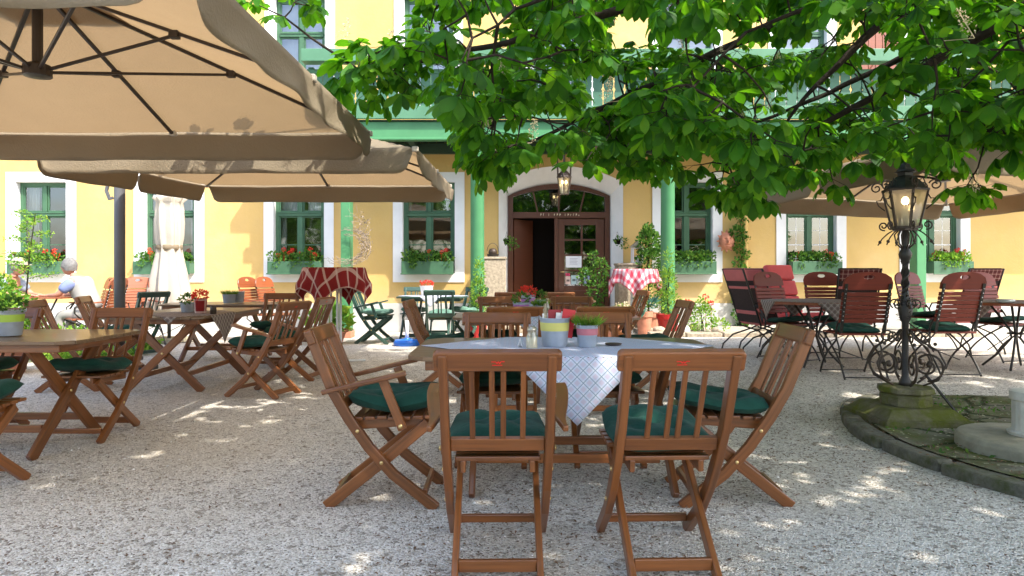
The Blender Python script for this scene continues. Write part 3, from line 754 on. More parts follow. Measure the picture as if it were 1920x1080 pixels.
def octagon(L, W, c): return [(-L/2, -W/2+c), (-L/2+c, -W/2), (L/2-c, -W/2), (L/2, -W/2+c), (L/2, W/2-c), (L/2-c, W/2), (-L/2+c, W/2), (-L/2, W/2-c)]
def folding_table(label, L=1.74, W=1.0, H=.76, loc=(0,0,0), rz=0, mw=None, mt=None, cham=.10, group='wooden garden tables', spread=.36):
    mw = mw or m_wood; mt = mt or m_top
    t = thing('garden_table', label, 'table', loc, rz, group)
    mb = MB(); nP = 11; pw = W/nP
    for k in range(nP):
        a, b = -W/2+k*pw+.0015, -W/2+(k+1)*pw-.0015
        def ext(y):
            e = W/2-abs(y); return L/2-max(0, cham-e)
        z0, z1 = H-.024, H
        poly = [(-ext(a), a), (ext(a), a), (ext(b), b), (-ext(b), b)]
        o = random.random()*40; n0 = len(mb.v)
        vs = [(x, y, z0) for x, y in poly] + [(x, y, z1) for x, y in poly]
        fs = [(3,2,1,0), (4,5,6,7), (0,1,5,4), (1,2,6,5), (2,3,7,6), (3,0,4,7)]
        mb.add(vs, fs, [[(o+vs[i][0], o+vs[i][1]+vs[i][2]) for i in f] for f in fs])
    mb.build('tabletop', mt, t, bevel=.004, seg=2)
    mb = MB(); mb.box(-L/2+.10, L/2-.10, -W/2+.05, -W/2+.075, H-.075, H-.026); mb.box(-L/2+.10, L/2-.10, W/2-.075, W/2-.05, H-.075, H-.026)
    for s in (-1, 1): mb.bar((s*(L/2-.1125), -W/2+.076, H-.05), (s*(L/2-.1125), W/2-.076, H-.05), .025, .05, (1, 0, 0))
    mb.build('apron', mw, t, bevel=.004)
    for s in (-1, 1):
        x = s*(L/2-.32)
        mb = MB(); mb.bar((x-.017, -spread, H-.03), (x-.017, spread+.02, 0), .032, .078, (1, 0, 0)); mb.build('leg', mw, t, bevel=.006)
        mb = MB(); mb.bar((x+.017, spread, H-.03), (x+.017, -spread-.02, 0), .032, .078, (1, 0, 0)); mb.build('leg', mw, t, bevel=.006)
        mb = MB(); mb.sphere((x+s*.036, -.005, .38), .013, 10, 6, (.5, 1, 1)); mb.build('bolt', m_brass, t, smooth=True)
    xx = L/2-.36
    for y in (-spread*.55, spread*.55):
        mb = MB(); mb.bar((-xx-.01, y, .16), (xx+.01, y, .16), .028, .05, (0, 1, 0)); mb.build('stretcher', mw, t, bevel=.004)
    return t
def corner_cloth(name, label, mat, half, L, W, H, loc, rz, off=(0, 0), uvs=1.0, group=None, rot=R(45), seed=2):
    """square cloth turned by rot on the table, its corners hanging over the edges"""
    rg = random.Random(seed); mb = MB(); n = 44; cr, sr = math.cos(rot), math.sin(rot); s = half*math.sqrt(2) if abs(rot) > .1 else half*2
    ph = rg.uniform(0, 6)
    def P(u, v):
        a, b = (u-.5)*s, (v-.5)*s; x = a*cr-b*sr+off[0]; y = a*sr+b*cr+off[1]
        dx, dy = abs(x)-L/2-.004, abs(y)-W/2-.004; z = H+.004+.0015*math.sin(x*13+ph)*math.sin(y*11)
        if dy > 0 and dy >= dx:
            k = min(1, dy/.2); y = math.copysign(W/2+.006+.018*k+.010*k*math.sin(x*17+ph), y); z = H+.004-dy
        elif dx > 0:
            k = min(1, dx/.2); x = math.copysign(L/2+.006+.018*k+.010*k*math.sin(y*17+ph), x); z = H+.004-dx
        return (x, y, z)
    mb.grid(n, n, P, lambda u, v: ((u-.5)*s*uvs+5, (v-.5)*s*uvs+5))
    o = mb.build(name, mat, None, smooth=True, solid=.0025); o.location = loc; o.rotation_euler = (0, 0, rz)
    return tag(o, label, 'tablecloth', group)

GW = 'brown wooden folding chairs'
FY, FC, FR, FL = 0, math.pi, -math.pi/2, math.pi/2   # facing away, to the camera, right, left
# --- foreground table T1
T1 = (.31, 3.99)
folding_table('foremost wooden folding table, blue checked cloth hanging over its front edge', 1.72, 1.02, .76, (*T1, 0), 0)
corner_cloth('tablecloth', 'blue and white checked tablecloth on the foremost table', m_bluecloth, .86, 1.72, 1.02, .76, (*T1, 0), 0, (.02, 0), seed=4)
A = folding_chair('foremost wooden armchair seen from behind, left of the hanging cloth corner', GW, arms=True, seed=3, loc=(-.06, 2.89, 0), rz=R(1))
B = folding_chair('foremost armless wooden chair seen from behind, right of the hanging cloth corner', GW, arms=False, seed=5, loc=(.62, 2.90, 0), rz=R(2))
Cc = dup(A, (-.665, 3.65, 0), FR+R(1), 'wooden armchair in side view with crumpled cushion at the left end of the foremost table', GW, ('cushion',))
cushion_mb(9, lift=.06, h=.12).build('cushion', m_cushion, Cc, smooth=True)
dup(B, (1.15, 3.66, 0), FL+R(-3), 'armless wooden chair with plump cushion at the right end of the foremost table', GW)
dup(B, (-.12, 4.42, 0), FC+R(-2), 'chair tucked in behind the salt shaker on the far side of the foremost table', GW, ('emblem',))
dup(B, (.60, 4.42, 0), FC, 'chair tucked in behind the chive pot on the far side of the foremost table', GW, ('emblem',))
# --- T2
T2 = (.33, 6.85)
folding_table('second wooden table in the middle row, behind the foremost one', 1.80, .95, .76, (*T2, 0), 0)
corner_cloth('tablecloth', 'grey checked cloth hanging in a corner on the second table of the middle row', m_bluecloth, .80, 1.8, .95, .76, (*T2, 0), 0, (0, 0), seed=7)
dup(B, (.03, 5.93, 0), FY, 'chair with red emblem, back to us, left of the two before the second middle table', GW)
dup(B, (.76, 5.93, 0), FY+R(1), 'chair with red emblem, back to us, right of the two before the second middle table', GW)
dup(B, (-.15, 7.4, 0), FC, 'chair on the far side of the second middle table, behind the violet banded bucket', GW, ('emblem',))
dup(B, (.68, 7.4, 0), FC, 'chair on the far side of the second middle table, right of the banded buckets', GW, ('emblem',))
dup(A, (1.36, 6.75, 0), FL+R(4), 'wooden chair seen from its side at the right end of the second middle table', GW, ('armrest', 'arm_support'))
dup(B, (-.68, 6.85, 0), FR+R(-2), 'wooden chair seen edge on at the left end of the second middle table', GW)
# --- T3
T3 = (.35, 10.45)
folding_table('third wooden table of the middle row, nearest the doorway', 1.8, .95, .76, (*T3, 0), 0)
dup(B, (.0, 9.7, 0), FY, 'small chair before the doorway table, back to us, below the left half of the door', GW)
dup(B, (.62, 9.7, 0), FY, 'small chair before the doorway table, back to us, below the glazed door leaf', GW)
dup(B, (1.62, 10.2, 0), FL+R(10), 'small wooden chair turned sideways beside the bush and pink bar table', GW)
# --- left tables
TL1 = (-3.62, 4.70)
folding_table('near left wooden table with a green banded bucket', 1.75, .92, .76, (*TL1, 0), 0)
dup(B, (-3.07, 5.02, 0), FC, 'dark wooden chair on the far side of the near left table, at its right corner', GW, ('emblem',))
dup(B, (-3.93, 5.02, 0), FC, 'chair on the far side of the near left table, just right of its bucket', GW, ('emblem',))
dup(B, (-3.02, 3.68, 0), FY+R(-2), 'chair cut off by the left picture edge, near side of the near left table', GW)
TL2 = (-3.47, 7.35)
folding_table('left wooden table with crossed legs facing us, two potted plants on it', 1.75, 1.02, .76, (*TL2, 0), R(90))
corner_cloth('tablecloth', 'grey checked runner corner hanging from the right edge of the second left table', m_browncloth, .60, 1.75, 1.02, .76, (*TL2, 0), R(90), (-.35, -.22), seed=5)
dup(A, (-2.40, 6.62, 0), R(70), 'wooden armchair angled towards the second left table with green cushion', GW)
dup(B, (-2.42, 7.62, 0), R(82), 'wooden chair just behind the angled armchair at the second left table', GW)
dup(B, (-3.02, 8.62, 0), FC, 'wooden chair at the far end of the second left table, facing us', GW, ('emblem',))
dup(B, (-4.45, 6.95, 0), FR+R(14), 'dark wooden chair on the left side of the second left table, nearer one', GW)
dup(B, (-4.62, 8.0, 0), FR+R(16), 'dark wooden chair left of the grey parasol mast, farther one', GW)
folding_table('weathered table behind the second left table with a low pot of plants', 1.6, .85, .76, (-3.9, 9.35, 0), 0)
# --- green set
GG = 'green wooden folding chairs'
m_gcush = noisy('pale_green_cushion', (.10, .20, .15), .8, .3, 9, .4, 25)
TG = (-1.32, 11.45)
folding_table('dark green folding table with white cloth by the inn wall', 1.15, .9, .78, (*TG, 0), 0, m_grwood, m_grwood)
corner_cloth('tablecloth', 'white cloth with hanging corners on the green folding table', m_bluecloth, .62, 1.15, .9, .78, (*TG, 0), 0, (0, 0), seed=9)
g0 = folding_chair('green armchair in side view left of the green table', GG, (m_grwood, m_gcush), True, 3, emblem=False, loc=(-2.28, 11.35, 0), rz=FR+R(-6))
g1 = folding_chair('green chair with its back to us in front of the green table', GG, (m_grwood, m_gcush), False, 4, emblem=False, loc=(-1.12, 10.75, 0), rz=R(2))
dup(g1, (-1.72, 12.0, 0), FC, 'green chair behind the left half of the green table', GG)
dup(g1, (-.80, 11.9, 0), R(150), 'green chair at the right behind the green table, turned inwards', GG)
dup(g1, (-5.35, 9.8, 0), R(60), 'green folding chair beside the grey parasol mast', GG)

# ================================================================ RED GARDEN CHAIRS (iron frame)
def red_chair(label, mw, group, loc=(0,0,0), rz=0, arms=False, cush=True):
    t = thing('garden_chair', label, 'chair', loc, rz, group); X = Vector((1, 0, 0))
    def bp(z): return -.20-.16*((z-.5)/.6)          # back plane leans
    hw = .245
    def BP(a, z, k=0): return Vector((a, bp(z)+k, z))
    # top board with an oval hole
    mb = MB(); n = 28; z0, zt = .915, 1.10; hc = (0, 1.045); ho = []
    out = []
    for i in range(n):
        th = 2*math.pi*i/n; ho.append((.052*math.cos(th), hc[1]+.023*math.sin(th)))
        c, s = math.cos(th), math.sin(th)
        # intersect ray with arched outline (squarish superellipse top, flat bottom)
        r = 1.0
        lo, hi = 0, .4
        for _ in range(24):
            r = (lo+hi)/2; x, z = r*c, hc[1]+r*s
            ins = abs(x) < hw and z > z0 and (z < zt-.10 or ((abs(x)/hw)**2.6+((z-(zt-.13))/.13)**2.6 < 1 if z > zt-.13 else True))
            lo, hi = (r, hi) if ins else (lo, r)
        out.append((lo*c, hc[1]+lo*s))
    vs = []; fs = []
    for k in (-.011, .011):
        vs += [BP(a, z, k) for a, z in ho] + [BP(a, z, k) for a, z in out]
    for i in range(n):
        j = (i+1) % n; fs += [(i, j, n+j, n+i), (2*n+j, 2*n+i, 3*n+i, 3*n+j), (n+i, n+j, 3*n+j, 3*n+i), (j, i, 2*n+i, 2*n+j)]
    mb.add(vs, fs, [[(vs[q][0]*.8+3, vs[q][2]) for q in f] for f in fs]); mb.build('head_board', mw, t, bevel=.003, seg=1)
    mb = MB()
    for k in range(7):
        z = .60+k*.0455; mb.bar(BP(-hw, z), BP(hw, z), .0405, .018, Vector((0, -.26, 1)))
    mb.build('back_slats', mw, t, bevel=.004, seg=1)
    for s in (-1, 1):
        mb = MB(); mb.path([BP(s*.215, z, -.018) for z in (.45, .6, .8, .98)], .030, .006, X); mb.build('back_frame', m_iron, t)
    mb = MB()
    for s in (-1, 1):
        for k in range(8): mb.sphere(tuple(BP(s*.215, .605+k*.0455, -.024)), .007, 6, 4)
    mb.build('rivets', M('steel', (.6, .6, .6), .3, .5, 1) if 'steel' not in bpy.data.materials else bpy.data.materials['steel'], t)
    mb = MB()
    for k in range(7): mb.bar((-.225, -.19+k*.066, .46), (.225, -.19+k*.066, .46), .055, .018, (0, 1, 0))
    mb.build('seat', mw, t, bevel=.003, seg=1)
    for s in (-1, 1):
        mb = MB(); x = s*.235
        def cv(p, q, bow, m=10):
            p, q = Vector(p), Vector(q); return [p.lerp(q, i/m)+Vector((0, bow*math.sin(math.pi*i/m), 0)) for i in range(m+1)]
        mb.tube(cv((x, bp(.62)+.01, .62), (x, -.15, .40), .04, 5) + cv((x, -.15, .40), (x, .27, 0.01), .07)[1:], .0105, 7); mb.build('leg', m_iron, t, smooth=True)
        mb = MB(); mb.tube(cv((x-s*.02, .24, .445), (x-s*.02, -.30, 0.01), -.09), .0105, 7); mb.build('leg', m_iron, t, smooth=True)
    mb = MB(); mb.tube([(-.235, .262, .03), (.235, .262, .03)], .007, 6); mb.tube([(-.21, -.295, .03), (.21, -.295, .03)], .007, 6)
    mb.tube([(-.23, -.09, .30), (.23, .04, .14)], .006, 6); mb.tube([(-.23, .2, .44), (.23, .2, .44)], .008, 6)
    mb.build('stretcher', m_iron, t, smooth=True)
    if cush: cushion_mb(7, .225, .215, .02, .472, .07).build('cushion', m_cushion, t, smooth=True)
    if arms:
        for s in (-1, 1):
            mb = MB(); q = [Vector((s*.26, -.25, .72)), Vector((s*.27, 0, .71)), Vector((s*.27, .17, .70))]
            mb.path(q, .045, .02, X); mb.build('armrest', mw, t, bevel=.004)
            mb = MB(); pts = [(s*.262, .12, .69), (s*.262, .20, .63), (s*.262, .2, .55), (s*.262, .12, .47)]; mb.tube(pts, .009, 7); mb.build('arm_support', m_iron, t, smooth=True)
    return t
GR = 'red slatted iron garden chairs'
def gp(x, y): return (x, y, gz(x, y))
k1 = red_chair('large red slatted chair with back to us, left of the lamp post', m_redwood, GR, gp(3.60, 7.20), R(-3))
dup(k1, gp(4.66, 7.40), R(3), 'large red slatted chair with back to us, right of the lamp post', GR)
dup(k1, gp(3.42, 8.45), FC+R(25), 'dark red chair left of the round table, in front of the pink cushion', GR)
dup(k1, gp(4.12, 8.75), FC, 'red chair mostly hidden behind the large one left of the lamp post', GR)
dup(k1, gp(6.05, 8.45), FC+R(10), 'red chair with light showing through its oval hole at the right picture edge', GR)
dup(k1, gp(5.85, 9.6), R(200), 'red chair partly hidden right of the lamp post, behind the large one', GR)
dup(k1, gp(6.05, 7.05), FL+R(-8), 'red chair cut off by the right picture edge', GR)
GO = 'orange red garden chairs in the sun by the inn wall'
o1 = red_chair('orange slatted chair just left of the grey parasol mast', m_orwood, GO, (-6.62, 10.6, 0), R(135), True, False)
dup(o1, (-6.35, 11.3, 0), R(188), 'orange chair showing just right of the grey parasol mast', GO)
dup(o1, (-5.98, 11.1, 0), R(222), 'orange chair left of the closed parasol, turned to the right', GO)
dup(o1, (-5.62, 11.3, 0), R(232), 'orange chair directly in front of the closed parasol', GO)
dup(o1, (-4.22, 11.6, 0), R(252), 'orange chair seen edge on, left of the pair between two windows', GO)
dup(o1, (-3.98, 11.75, 0), R(254), 'orange chair seen edge on, right of the pair between two windows', GO)
dup(o1, (-6.52, 10.75, 0), R(88), 'orange chair the man in the white waistcoat sits on', GO)
dup(o1, (-8.36, 10.75, 0), R(-88), 'orange chair the man in the pale cap sits on', GO)

# ---- padded high-back recliners
m_sling = noisy('black_mesh_fabric', (.035, .022, .022), .9, .3, 40, .3, 90)
m_rose = translucent('rose_fabric', (.68, .20, .20), (.5, .15, .12), .15, 6, .2, .85, .3, 30)
m_pink = translucent('coral_pink_cushion', (.85, .16, .17), (.7, .2, .15), .12, 5, .2, .85, .4, 12)
m_stripe = plaid('wine_striped_cloth', (.26, .075, .07), (.15, .03, .03), (.10, .02, .02), .06, .5, (.5, .35, .3))
def recliner(label, loc, rz, top=None, band=True, pad=None, h=1.16):
    t = thing('reclining_chair', label, 'chair', loc, rz, 'fabric reclining chairs'); X = Vector((1, 0, 0))
    def by(z): return -.18-.26*((z-.42)/.74)
    for s in (-1, 1):
        mb = MB(); mb.tube([(s*.25, by(z), z) for z in (.40, .7, .95, h)], .013, 8); mb.build('back_post', m_iron, t, smooth=True)
    mb = MB(); mb.path([(0, by(z)+.012*math.sin((z-.4)*4), z) for z in (.44, .6, .75, .9, 1.0, h)], .47, .018, X); mb.build('back_fabric', m_sling, t, smooth=False)
    mb = MB(); mb.path([(0, by(z)+.016, z) for z in (h-.16, h-.08, h+.005)], .49, .05, X)
    mb.build('head_pad', top or m_rose, t, bevel=.02, seg=3)
    if band:
        mb = MB(); mb.path([(0, by(z)+.014, z) for z in (h-.26, h-.225)], .485, .032, X); mb.build('fabric_band', m_rose, t, bevel=.004)
        mb = MB(); mb.path([(0, by(z)+.016, z) for z in (.43, .6)], .485, .036, X); mb.build('fabric_band', m_rose, t, bevel=.004)
    mb = MB(); mb.path([(0, .28, .47), (0, .1, .44), (0, -.17, .42)], .47, .03, X); mb.build('seat', m_rose if not pad else pad, t, bevel=.01)
    for s in (-1, 1):
        x = s*.25
        mb = MB(); mb.tube([(x, -.22, .40), (x, .10, .30), (x, .26, .16), (x, .30, .01)], .011, 7); mb.build('leg', m_iron, t, smooth=True)
        mb = MB(); mb.tube([(x, .28, .46), (x, .0, .34), (x, -.28, .26), (x, -.42, .14), (x, -.46, .01)], .011, 7); mb.build('leg', m_iron, t, smooth=True)
        mb = MB(); mb.tube([(x*1.06, -.28, .66), (x*1.1, -.02, .68), (x*1.1, .20, .66), (x*1.1, .25, .58), (x*1.1, .2, .47)], .011, 7); mb.build('armrest', m_iron, t, smooth=True)
    if pad:
        mb = MB()
        for k, (za, zb) in enumerate(((.98, 1.19), (.76, .965), (.50, .745))):
            mb.path([(0, by(z)+.06, z) for z in (za, (za+zb)/2, zb)], .47, .085, X)
        mb.path([(0, .28, .51), (0, .05, .49), (0, -.16, .47)], .47, .07, X)
        mb.build('long_cushion', pad, t, bevel=.03, seg=4)
    return t
recliner('tall recliner with black back and rose band, leftmost of the slanted pair', gp(3.30, 9.0), FR+R(12), h=1.14)
recliner('tall recliner with black back and rose band, second of the slanted pair', gp(3.62, 9.25), FR+R(14), h=1.14)
recliner('recliner with coral pink padded cushion by the ivy', gp(3.98, 9.55), FC+R(20), pad=m_pink, h=1.14)
recliner('black mesh recliner with wine striped head pad left of the square post', gp(4.50, 9.1), R(-10), m_stripe, True, h=1.14)
recliner('black mesh recliner with wine striped head pad right of the square post', gp(6.18, 9.4), R(8), m_stripe, True, h=1.14)

# ---- round tables right
def round_table(label, loc, rr, H=.76):
    t = thing('round_table', label, 'table', loc, 0, 'round garden tables'); mb = MB()
    mb.prism([(rr*math.cos(a), rr*math.sin(a)) for a in [2*math.pi*(i+.5)/8 for i in range(8)]], lambda a, b, k: (a, b, k), H-.03, H); mb.build('tabletop', m_orwood, t, bevel=.005)
    for k in range(4):
        a = math.pi/4+k*math.pi/2; c, s = math.cos(a), math.sin(a); mb = MB()
        mb.tube([(.25*c, .25*s, H-.03), (.06*c, .06*s, .45), (.04*c, .04*s, .35), (.18*c, .18*s, .15), (.32*c, .32*s, .012)], .013, 7); mb.build('leg', m_iron, t, smooth=True)
    mb = MB(); mb.tube([(.08*math.cos(a), .08*math.sin(a), .40) for a in [2*math.pi*i/14 for i in range(15)]], .009, 6, False); mb.build('ring', m_iron, t, smooth=True)
    return t
RT1, RT2 = (3.55, 8.0), (5.72, 7.75)
round_table('garden table with checked cloth left of the lamp post among red chairs', gp(*RT1), .60, .76)
round_table('garden table with glass ashtray at the right picture edge', gp(*RT2), .62, .76)
for (a, b), lb in ((RT1, 'grey brown checked cloth on the table left of the lamp post'), (RT2, 'grey brown checked cloth on the table at the right picture edge')):
    corner_cloth('tablecloth', lb, m_browncloth, .78, 1.1, 1.1, .76, gp(a, b), 0, (0, 0), seed=int(a*3))
mb = MB(); mb.lathe([(.06, 0), (.085, .012), (.09, .035), (.082, .035), (.076, .016), (.0001, .012)], 24); o = mb.build('ashtray', M('smoky_glass', (.45, .5, .5), .1), smooth=True); o.location = (5.35, 7.4, gz(5.3, 7.4)+.768); tag(o, 'glass ashtray on the table at the right picture edge', 'ashtray')

# ================================================================ PARASOLS
def parasol(label, loc, rz, half, ze, H, tx=0, ty=0, mast=-1, mast_top=2.95, vh=.25, mast_off=.28, my=0.0, seed=1):
    rg = random.Random(seed); t = thing('cantilever_parasol', label, 'parasol', loc, rz, 'beige cantilever parasols')
    def S(x, y):
        m = max(abs(x), abs(y)); 
        if m < 1e-6: return H
        k = min(abs(x), abs(y))/m
        return H*(1-m) - .035*math.sin(math.pi*min(1, k))*m*(1.2-m) + .004*noise.noise(Vector((x*7, y*7, seed)))
    def T(x, y, z): return Vector((x*half, y*half, ze+tx*x+ty*y+z))
    mb = MB(); n = 40; mb.grid(n, n, lambda u, v: T(u*2-1, v*2-1, S(u*2-1, v*2-1)))
    mb.build('canopy', m_canvas, t, smooth=True)
    mb = MB(); mb.grid(10, 10, lambda u, v: T((u-.5)*.44, (v-.5)*.44, H*1.05-.30*max(abs(u-.5), abs(v-.5)))); mb.build('vent_cap', m_canvas, t)
    def side(sx, sy, s0, s1):
        ph = rg.uniform(0, 6)
        def P(u, v):
            e = s0+(s1-s0)*(.008+.984*u); r = .09/(s1-s0)
            q = min(u, 1-u)/r; rd = math.sqrt(max(0, 1-(1-min(1, q))**2))
            d = vh*v*(.30+.70*rd)
            rip = .020*math.sin(e*7+ph+v*2)+.012*math.sin(e*19+ph*2+v*3)+.02*noise.noise(Vector((e*4, v*1.5, ph)))
            out = (.012+rip*v + .035*v*v)
            x = sx if sx else e; y = sy if sy else e
            p = T(x, y, 0); p.x += sx*out; p.y += sy*out; p.z += -d
            return p
        mb = MB(); mb.grid(72, 6, P); mb.build('valance', m_canvas, t, smooth=True, solid=.003)
    side(-1, 0, -1, 0); side(-1, 0, 0, 1)
    for sx, sy in ((1, 0), (0, 1), (0, -1)): side(sx, sy, -1, 1)
    hub = T(0, 0, .04)
    for i, (a, b) in enumerate(((1,0),(1,1),(0,1),(-1,1),(-1,0),(-1,-1),(0,-1),(1,-1))):
        def RB(m): return T(a*m, b*m, H*(1-m)-.022)
        mb = MB(); mb.bar(RB(.04), RB(.995), .028, .022, Vector((-b, a, 0)) if True else 0); mb.build('rib', m_rib, t, bevel=.003, seg=1)
        mb = MB(); e = RB(.5)-Vector((0, 0, .02)); mb.bar(hub+Vector((a*.05, b*.05, 0)), e, .022, .018, Vector((-b, a, 0)))
        mb.box(e.x-.03, e.x+.03, e.y-.025, e.y+.025, e.z-.02, e.z+.03)
        mb.build('strut', m_rib, t, bevel=.003, seg=1)
        mb = MB(); p = T(a, b, 0); mb.box(p.x-.03, p.x+.03, p.y-.03, p.y+.03, p.z-.035, p.z+.012); mb.build('rib_pocket', m_canvas_pale, t, bevel=.008)
    mb = MB(); mb.tube([hub+Vector((0,0,-.03)), T(0, 0, H+.05)], .032, 12); mb.lathe([(.03, -.05), (.085, -.04), (.085, .03), (.04, .05)], 16, tuple(hub)); mb.build('hub', m_rib, t, smooth=False, bevel=.004)
    mx = mast*(half+mast_off)
    mb = MB(); mb.lathe([(.062, 0.05), (.062, mast_top)], 20, (mx, my, 0)); mb.build('mast', m_mast, t, smooth=True, bevel=.004)
    mb = MB(); mb.path([(mx, my, mast_top-.1), (mx*.8, my*.8, mast_top+.35), (mx*.3, my*.3, ze+H+.30), (0, 0, ze+H+.12)], .05, .09, Vector((0, 1, 0))); mb.build('arm', m_mast, t, bevel=.006)
    mb = MB(); pts = [(mx+mast*.07, my-.02, 2.17+.11), (mx+mast*.13, my-.02, 2.17+.09), (mx+mast*.15, my-.02, 2.17), (mx+mast*.11, my-.02, 2.17-.10), (mx+mast*.07, my-.02, 2.17-.08)]; mb.path(pts, .03, .035, (0, 1, 0)); mb.build('handle', m_mast, t, bevel=.006)
    mb = MB(); mb.bar((mx-.45, my, .03), (mx+.45, my, .03), .09, .05, (0, 1, 0)); mb.bar((mx, my-.45, .085), (mx, my+.45, .085), .09, .05, (1, 0, 0)); mb.build('base', m_mast, t, bevel=.006)
    return t
parasol('large near beige parasol filling the upper left corner, dark ribs visible underneath', (-3.10, 4.46, 0), 0, 1.79, 2.47, .62, seed=3)
parasol('second beige parasol with grey mast, below and behind the near one on the left', (-2.72, 8.3, 0), 0, 1.80, 2.42, .62, 0, .05, -1, 2.95, mast_off=.25, seed=5)
parasol('beige parasol on the right, behind the chestnut leaves and lamp', (5.3, 8.4, gz(5.3, 8.4)-.09), R(11.6), 1.70, 2.30, .60, -.035, -.04, 1, 2.9, seed=8)
# closed parasol
t = thing('closed_parasol', 'closed pale parasol tied at its waist in front of the second window', 'parasol', (-5.80, 11.55, 0))
mb = MB(); rgf = lambda a, z: 1+.13*math.sin(a*8+z*1.5)+.05*math.sin(a*13+3*z)
mb.lathe([(.33, .48), (.345, .55), (.31, .9), (.25, 1.2), (.19, 1.5), (.175, 1.6), (.20, 1.75), (.21, 2.0), (.20, 2.25), (.185, 2.36), (.24, 2.42), (.22, 2.46), (.12, 2.50), (.02, 2.56)], 72, fn=rgf); mb.build('canopy', m_canvas_pale, t, smooth=True)
mb = MB(); mb.lathe([(.195, 1.56), (.205, 1.575), (.205, 1.625), (.195, 1.64)], 40, fn=lambda a, z: 1+.04*math.sin(a*8), cap=False); mb.build('strap', m_canvas, t, smooth=True)
mb = MB(); mb.tube([(0, 0, .05), (0, 0, 2.6)], .03, 10); mb.build('pole', m_mast, t, smooth=True)
mb = MB(); mb.boxm(-.3, .3, -.3, .3, 0, .07); mb.build('base', m_concrete, t, bevel=.01)

# ================================================================ CHESTNUT TREE
def leaflets(B, D, Nn, L, Wd, stations, widths, name, mat, parent, droop):
    """one mesh of obovate leaflets; arrays (n,3)"""
    n = len(B); B = np.array(B); D = np.array(D); Nn = np.array(Nn); L = np.array(L)[:, None]; Wd = np.array(Wd)[:, None]; dr = np.array(droop)[:, None]
    S = np.cross(D, Nn); S /= np.linalg.norm(S, axis=1)[:, None]
    V = []; k = len(stations)
    for t, w in zip(stations, widths):
        c = B + D*L*t - Nn*L*dr*t*t
        if w == 0: V.append(c)
        else: V += [c - S*Wd*L*w + Nn*L*w*.16, c, c + S*Wd*L*w + Nn*L*w*.16]
    nv = len(V); V = np.stack(V, 1).reshape(-1, 3)
    faces = []; first = widths[0] == 0
    idx = []; p = 0
    for w in widths:
        if w == 0: idx.append((p, p, p)); p += 1
        else: idx.append((p, p+1, p+2)); p += 3
    q = []
    for a, b in zip(idx[:-1], idx[1:]):
        for i in (0, 1):
            f = [a[i], a[i+1], b[i+1], b[i]]; g = []
            for x in f:
                if x not in g: g.append(x)
            q.append(g)
    loops = np.array([x for g in q for x in g]); sizes = np.array([len(g) for g in q])
    allL = (loops[None, :] + (np.arange(n)*nv)[:, None]).ravel(); allS = np.tile(sizes, n)
    me = bpy.data.meshes.new(name); me.vertices.add(n*nv); me.vertices.foreach_set('co', V.ravel().astype(np.float32))
    me.loops.add(len(allL)); me.loops.foreach_set('vertex_index', allL.astype(np.int32))
    me.polygons.add(len(allS)); st = np.concatenate([[0], np.cumsum(allS)[:-1]]); me.polygons.foreach_set('loop_start', st.astype(np.int32)); me.polygons.foreach_set('loop_total', allS.astype(np.int32))
    me.update(calc_edges=True); me.validate(); me.materials.append(mat); me.polygons.foreach_set('use_smooth', np.ones(len(allS), dtype=bool))
    o = bpy.data.objects.new(name, me); C.objects.link(o); o.parent = parent; return o
tree = thing('chestnut_tree', 'horse chestnut with drooping leafy branches and cream blossom hanging over the terrace', 'tree', (0, 0, 0))
rt = random.Random(21)
def rv(r=rt): return Vector((r.gauss(0, 1), r.gauss(0, 1), r.gauss(0, 1))).normalized()
def compound(c, o, up, L, acc, n=None):
    n = n or rt.choice([5, 5, 7, 7, 6]); sd = o.cross(up).normalized()
    if sd.length < .1: sd = Vector((1, 0, 0))
    up = sd.cross(o).normalized()
    tilt = rt.uniform(.15, .85)
    for i in range(n):
        k = (i-(n-1)/2)/((n-1)/2); a = k*R(rt.uniform(100, 125)) + rt.uniform(-.08, .08)
        d = o*math.cos(a) + sd*math.sin(a); dn = (d*math.cos(tilt) - Vector((0, 0, 1))*math.sin(tilt) + rv()*.10).normalized()
        nn = (up + rv()*.18); nn = (nn - dn*nn.dot(dn)).normalized()
        l = L*(1-.42*abs(k)**1.5)*rt.uniform(.88, 1.1)
        acc[0].append(c); acc[1].append(dn); acc[2].append(nn); acc[3].append(l); acc[4].append(rt.uniform(.92, 1.12)); acc[5].append(rt.uniform(.05, .38))
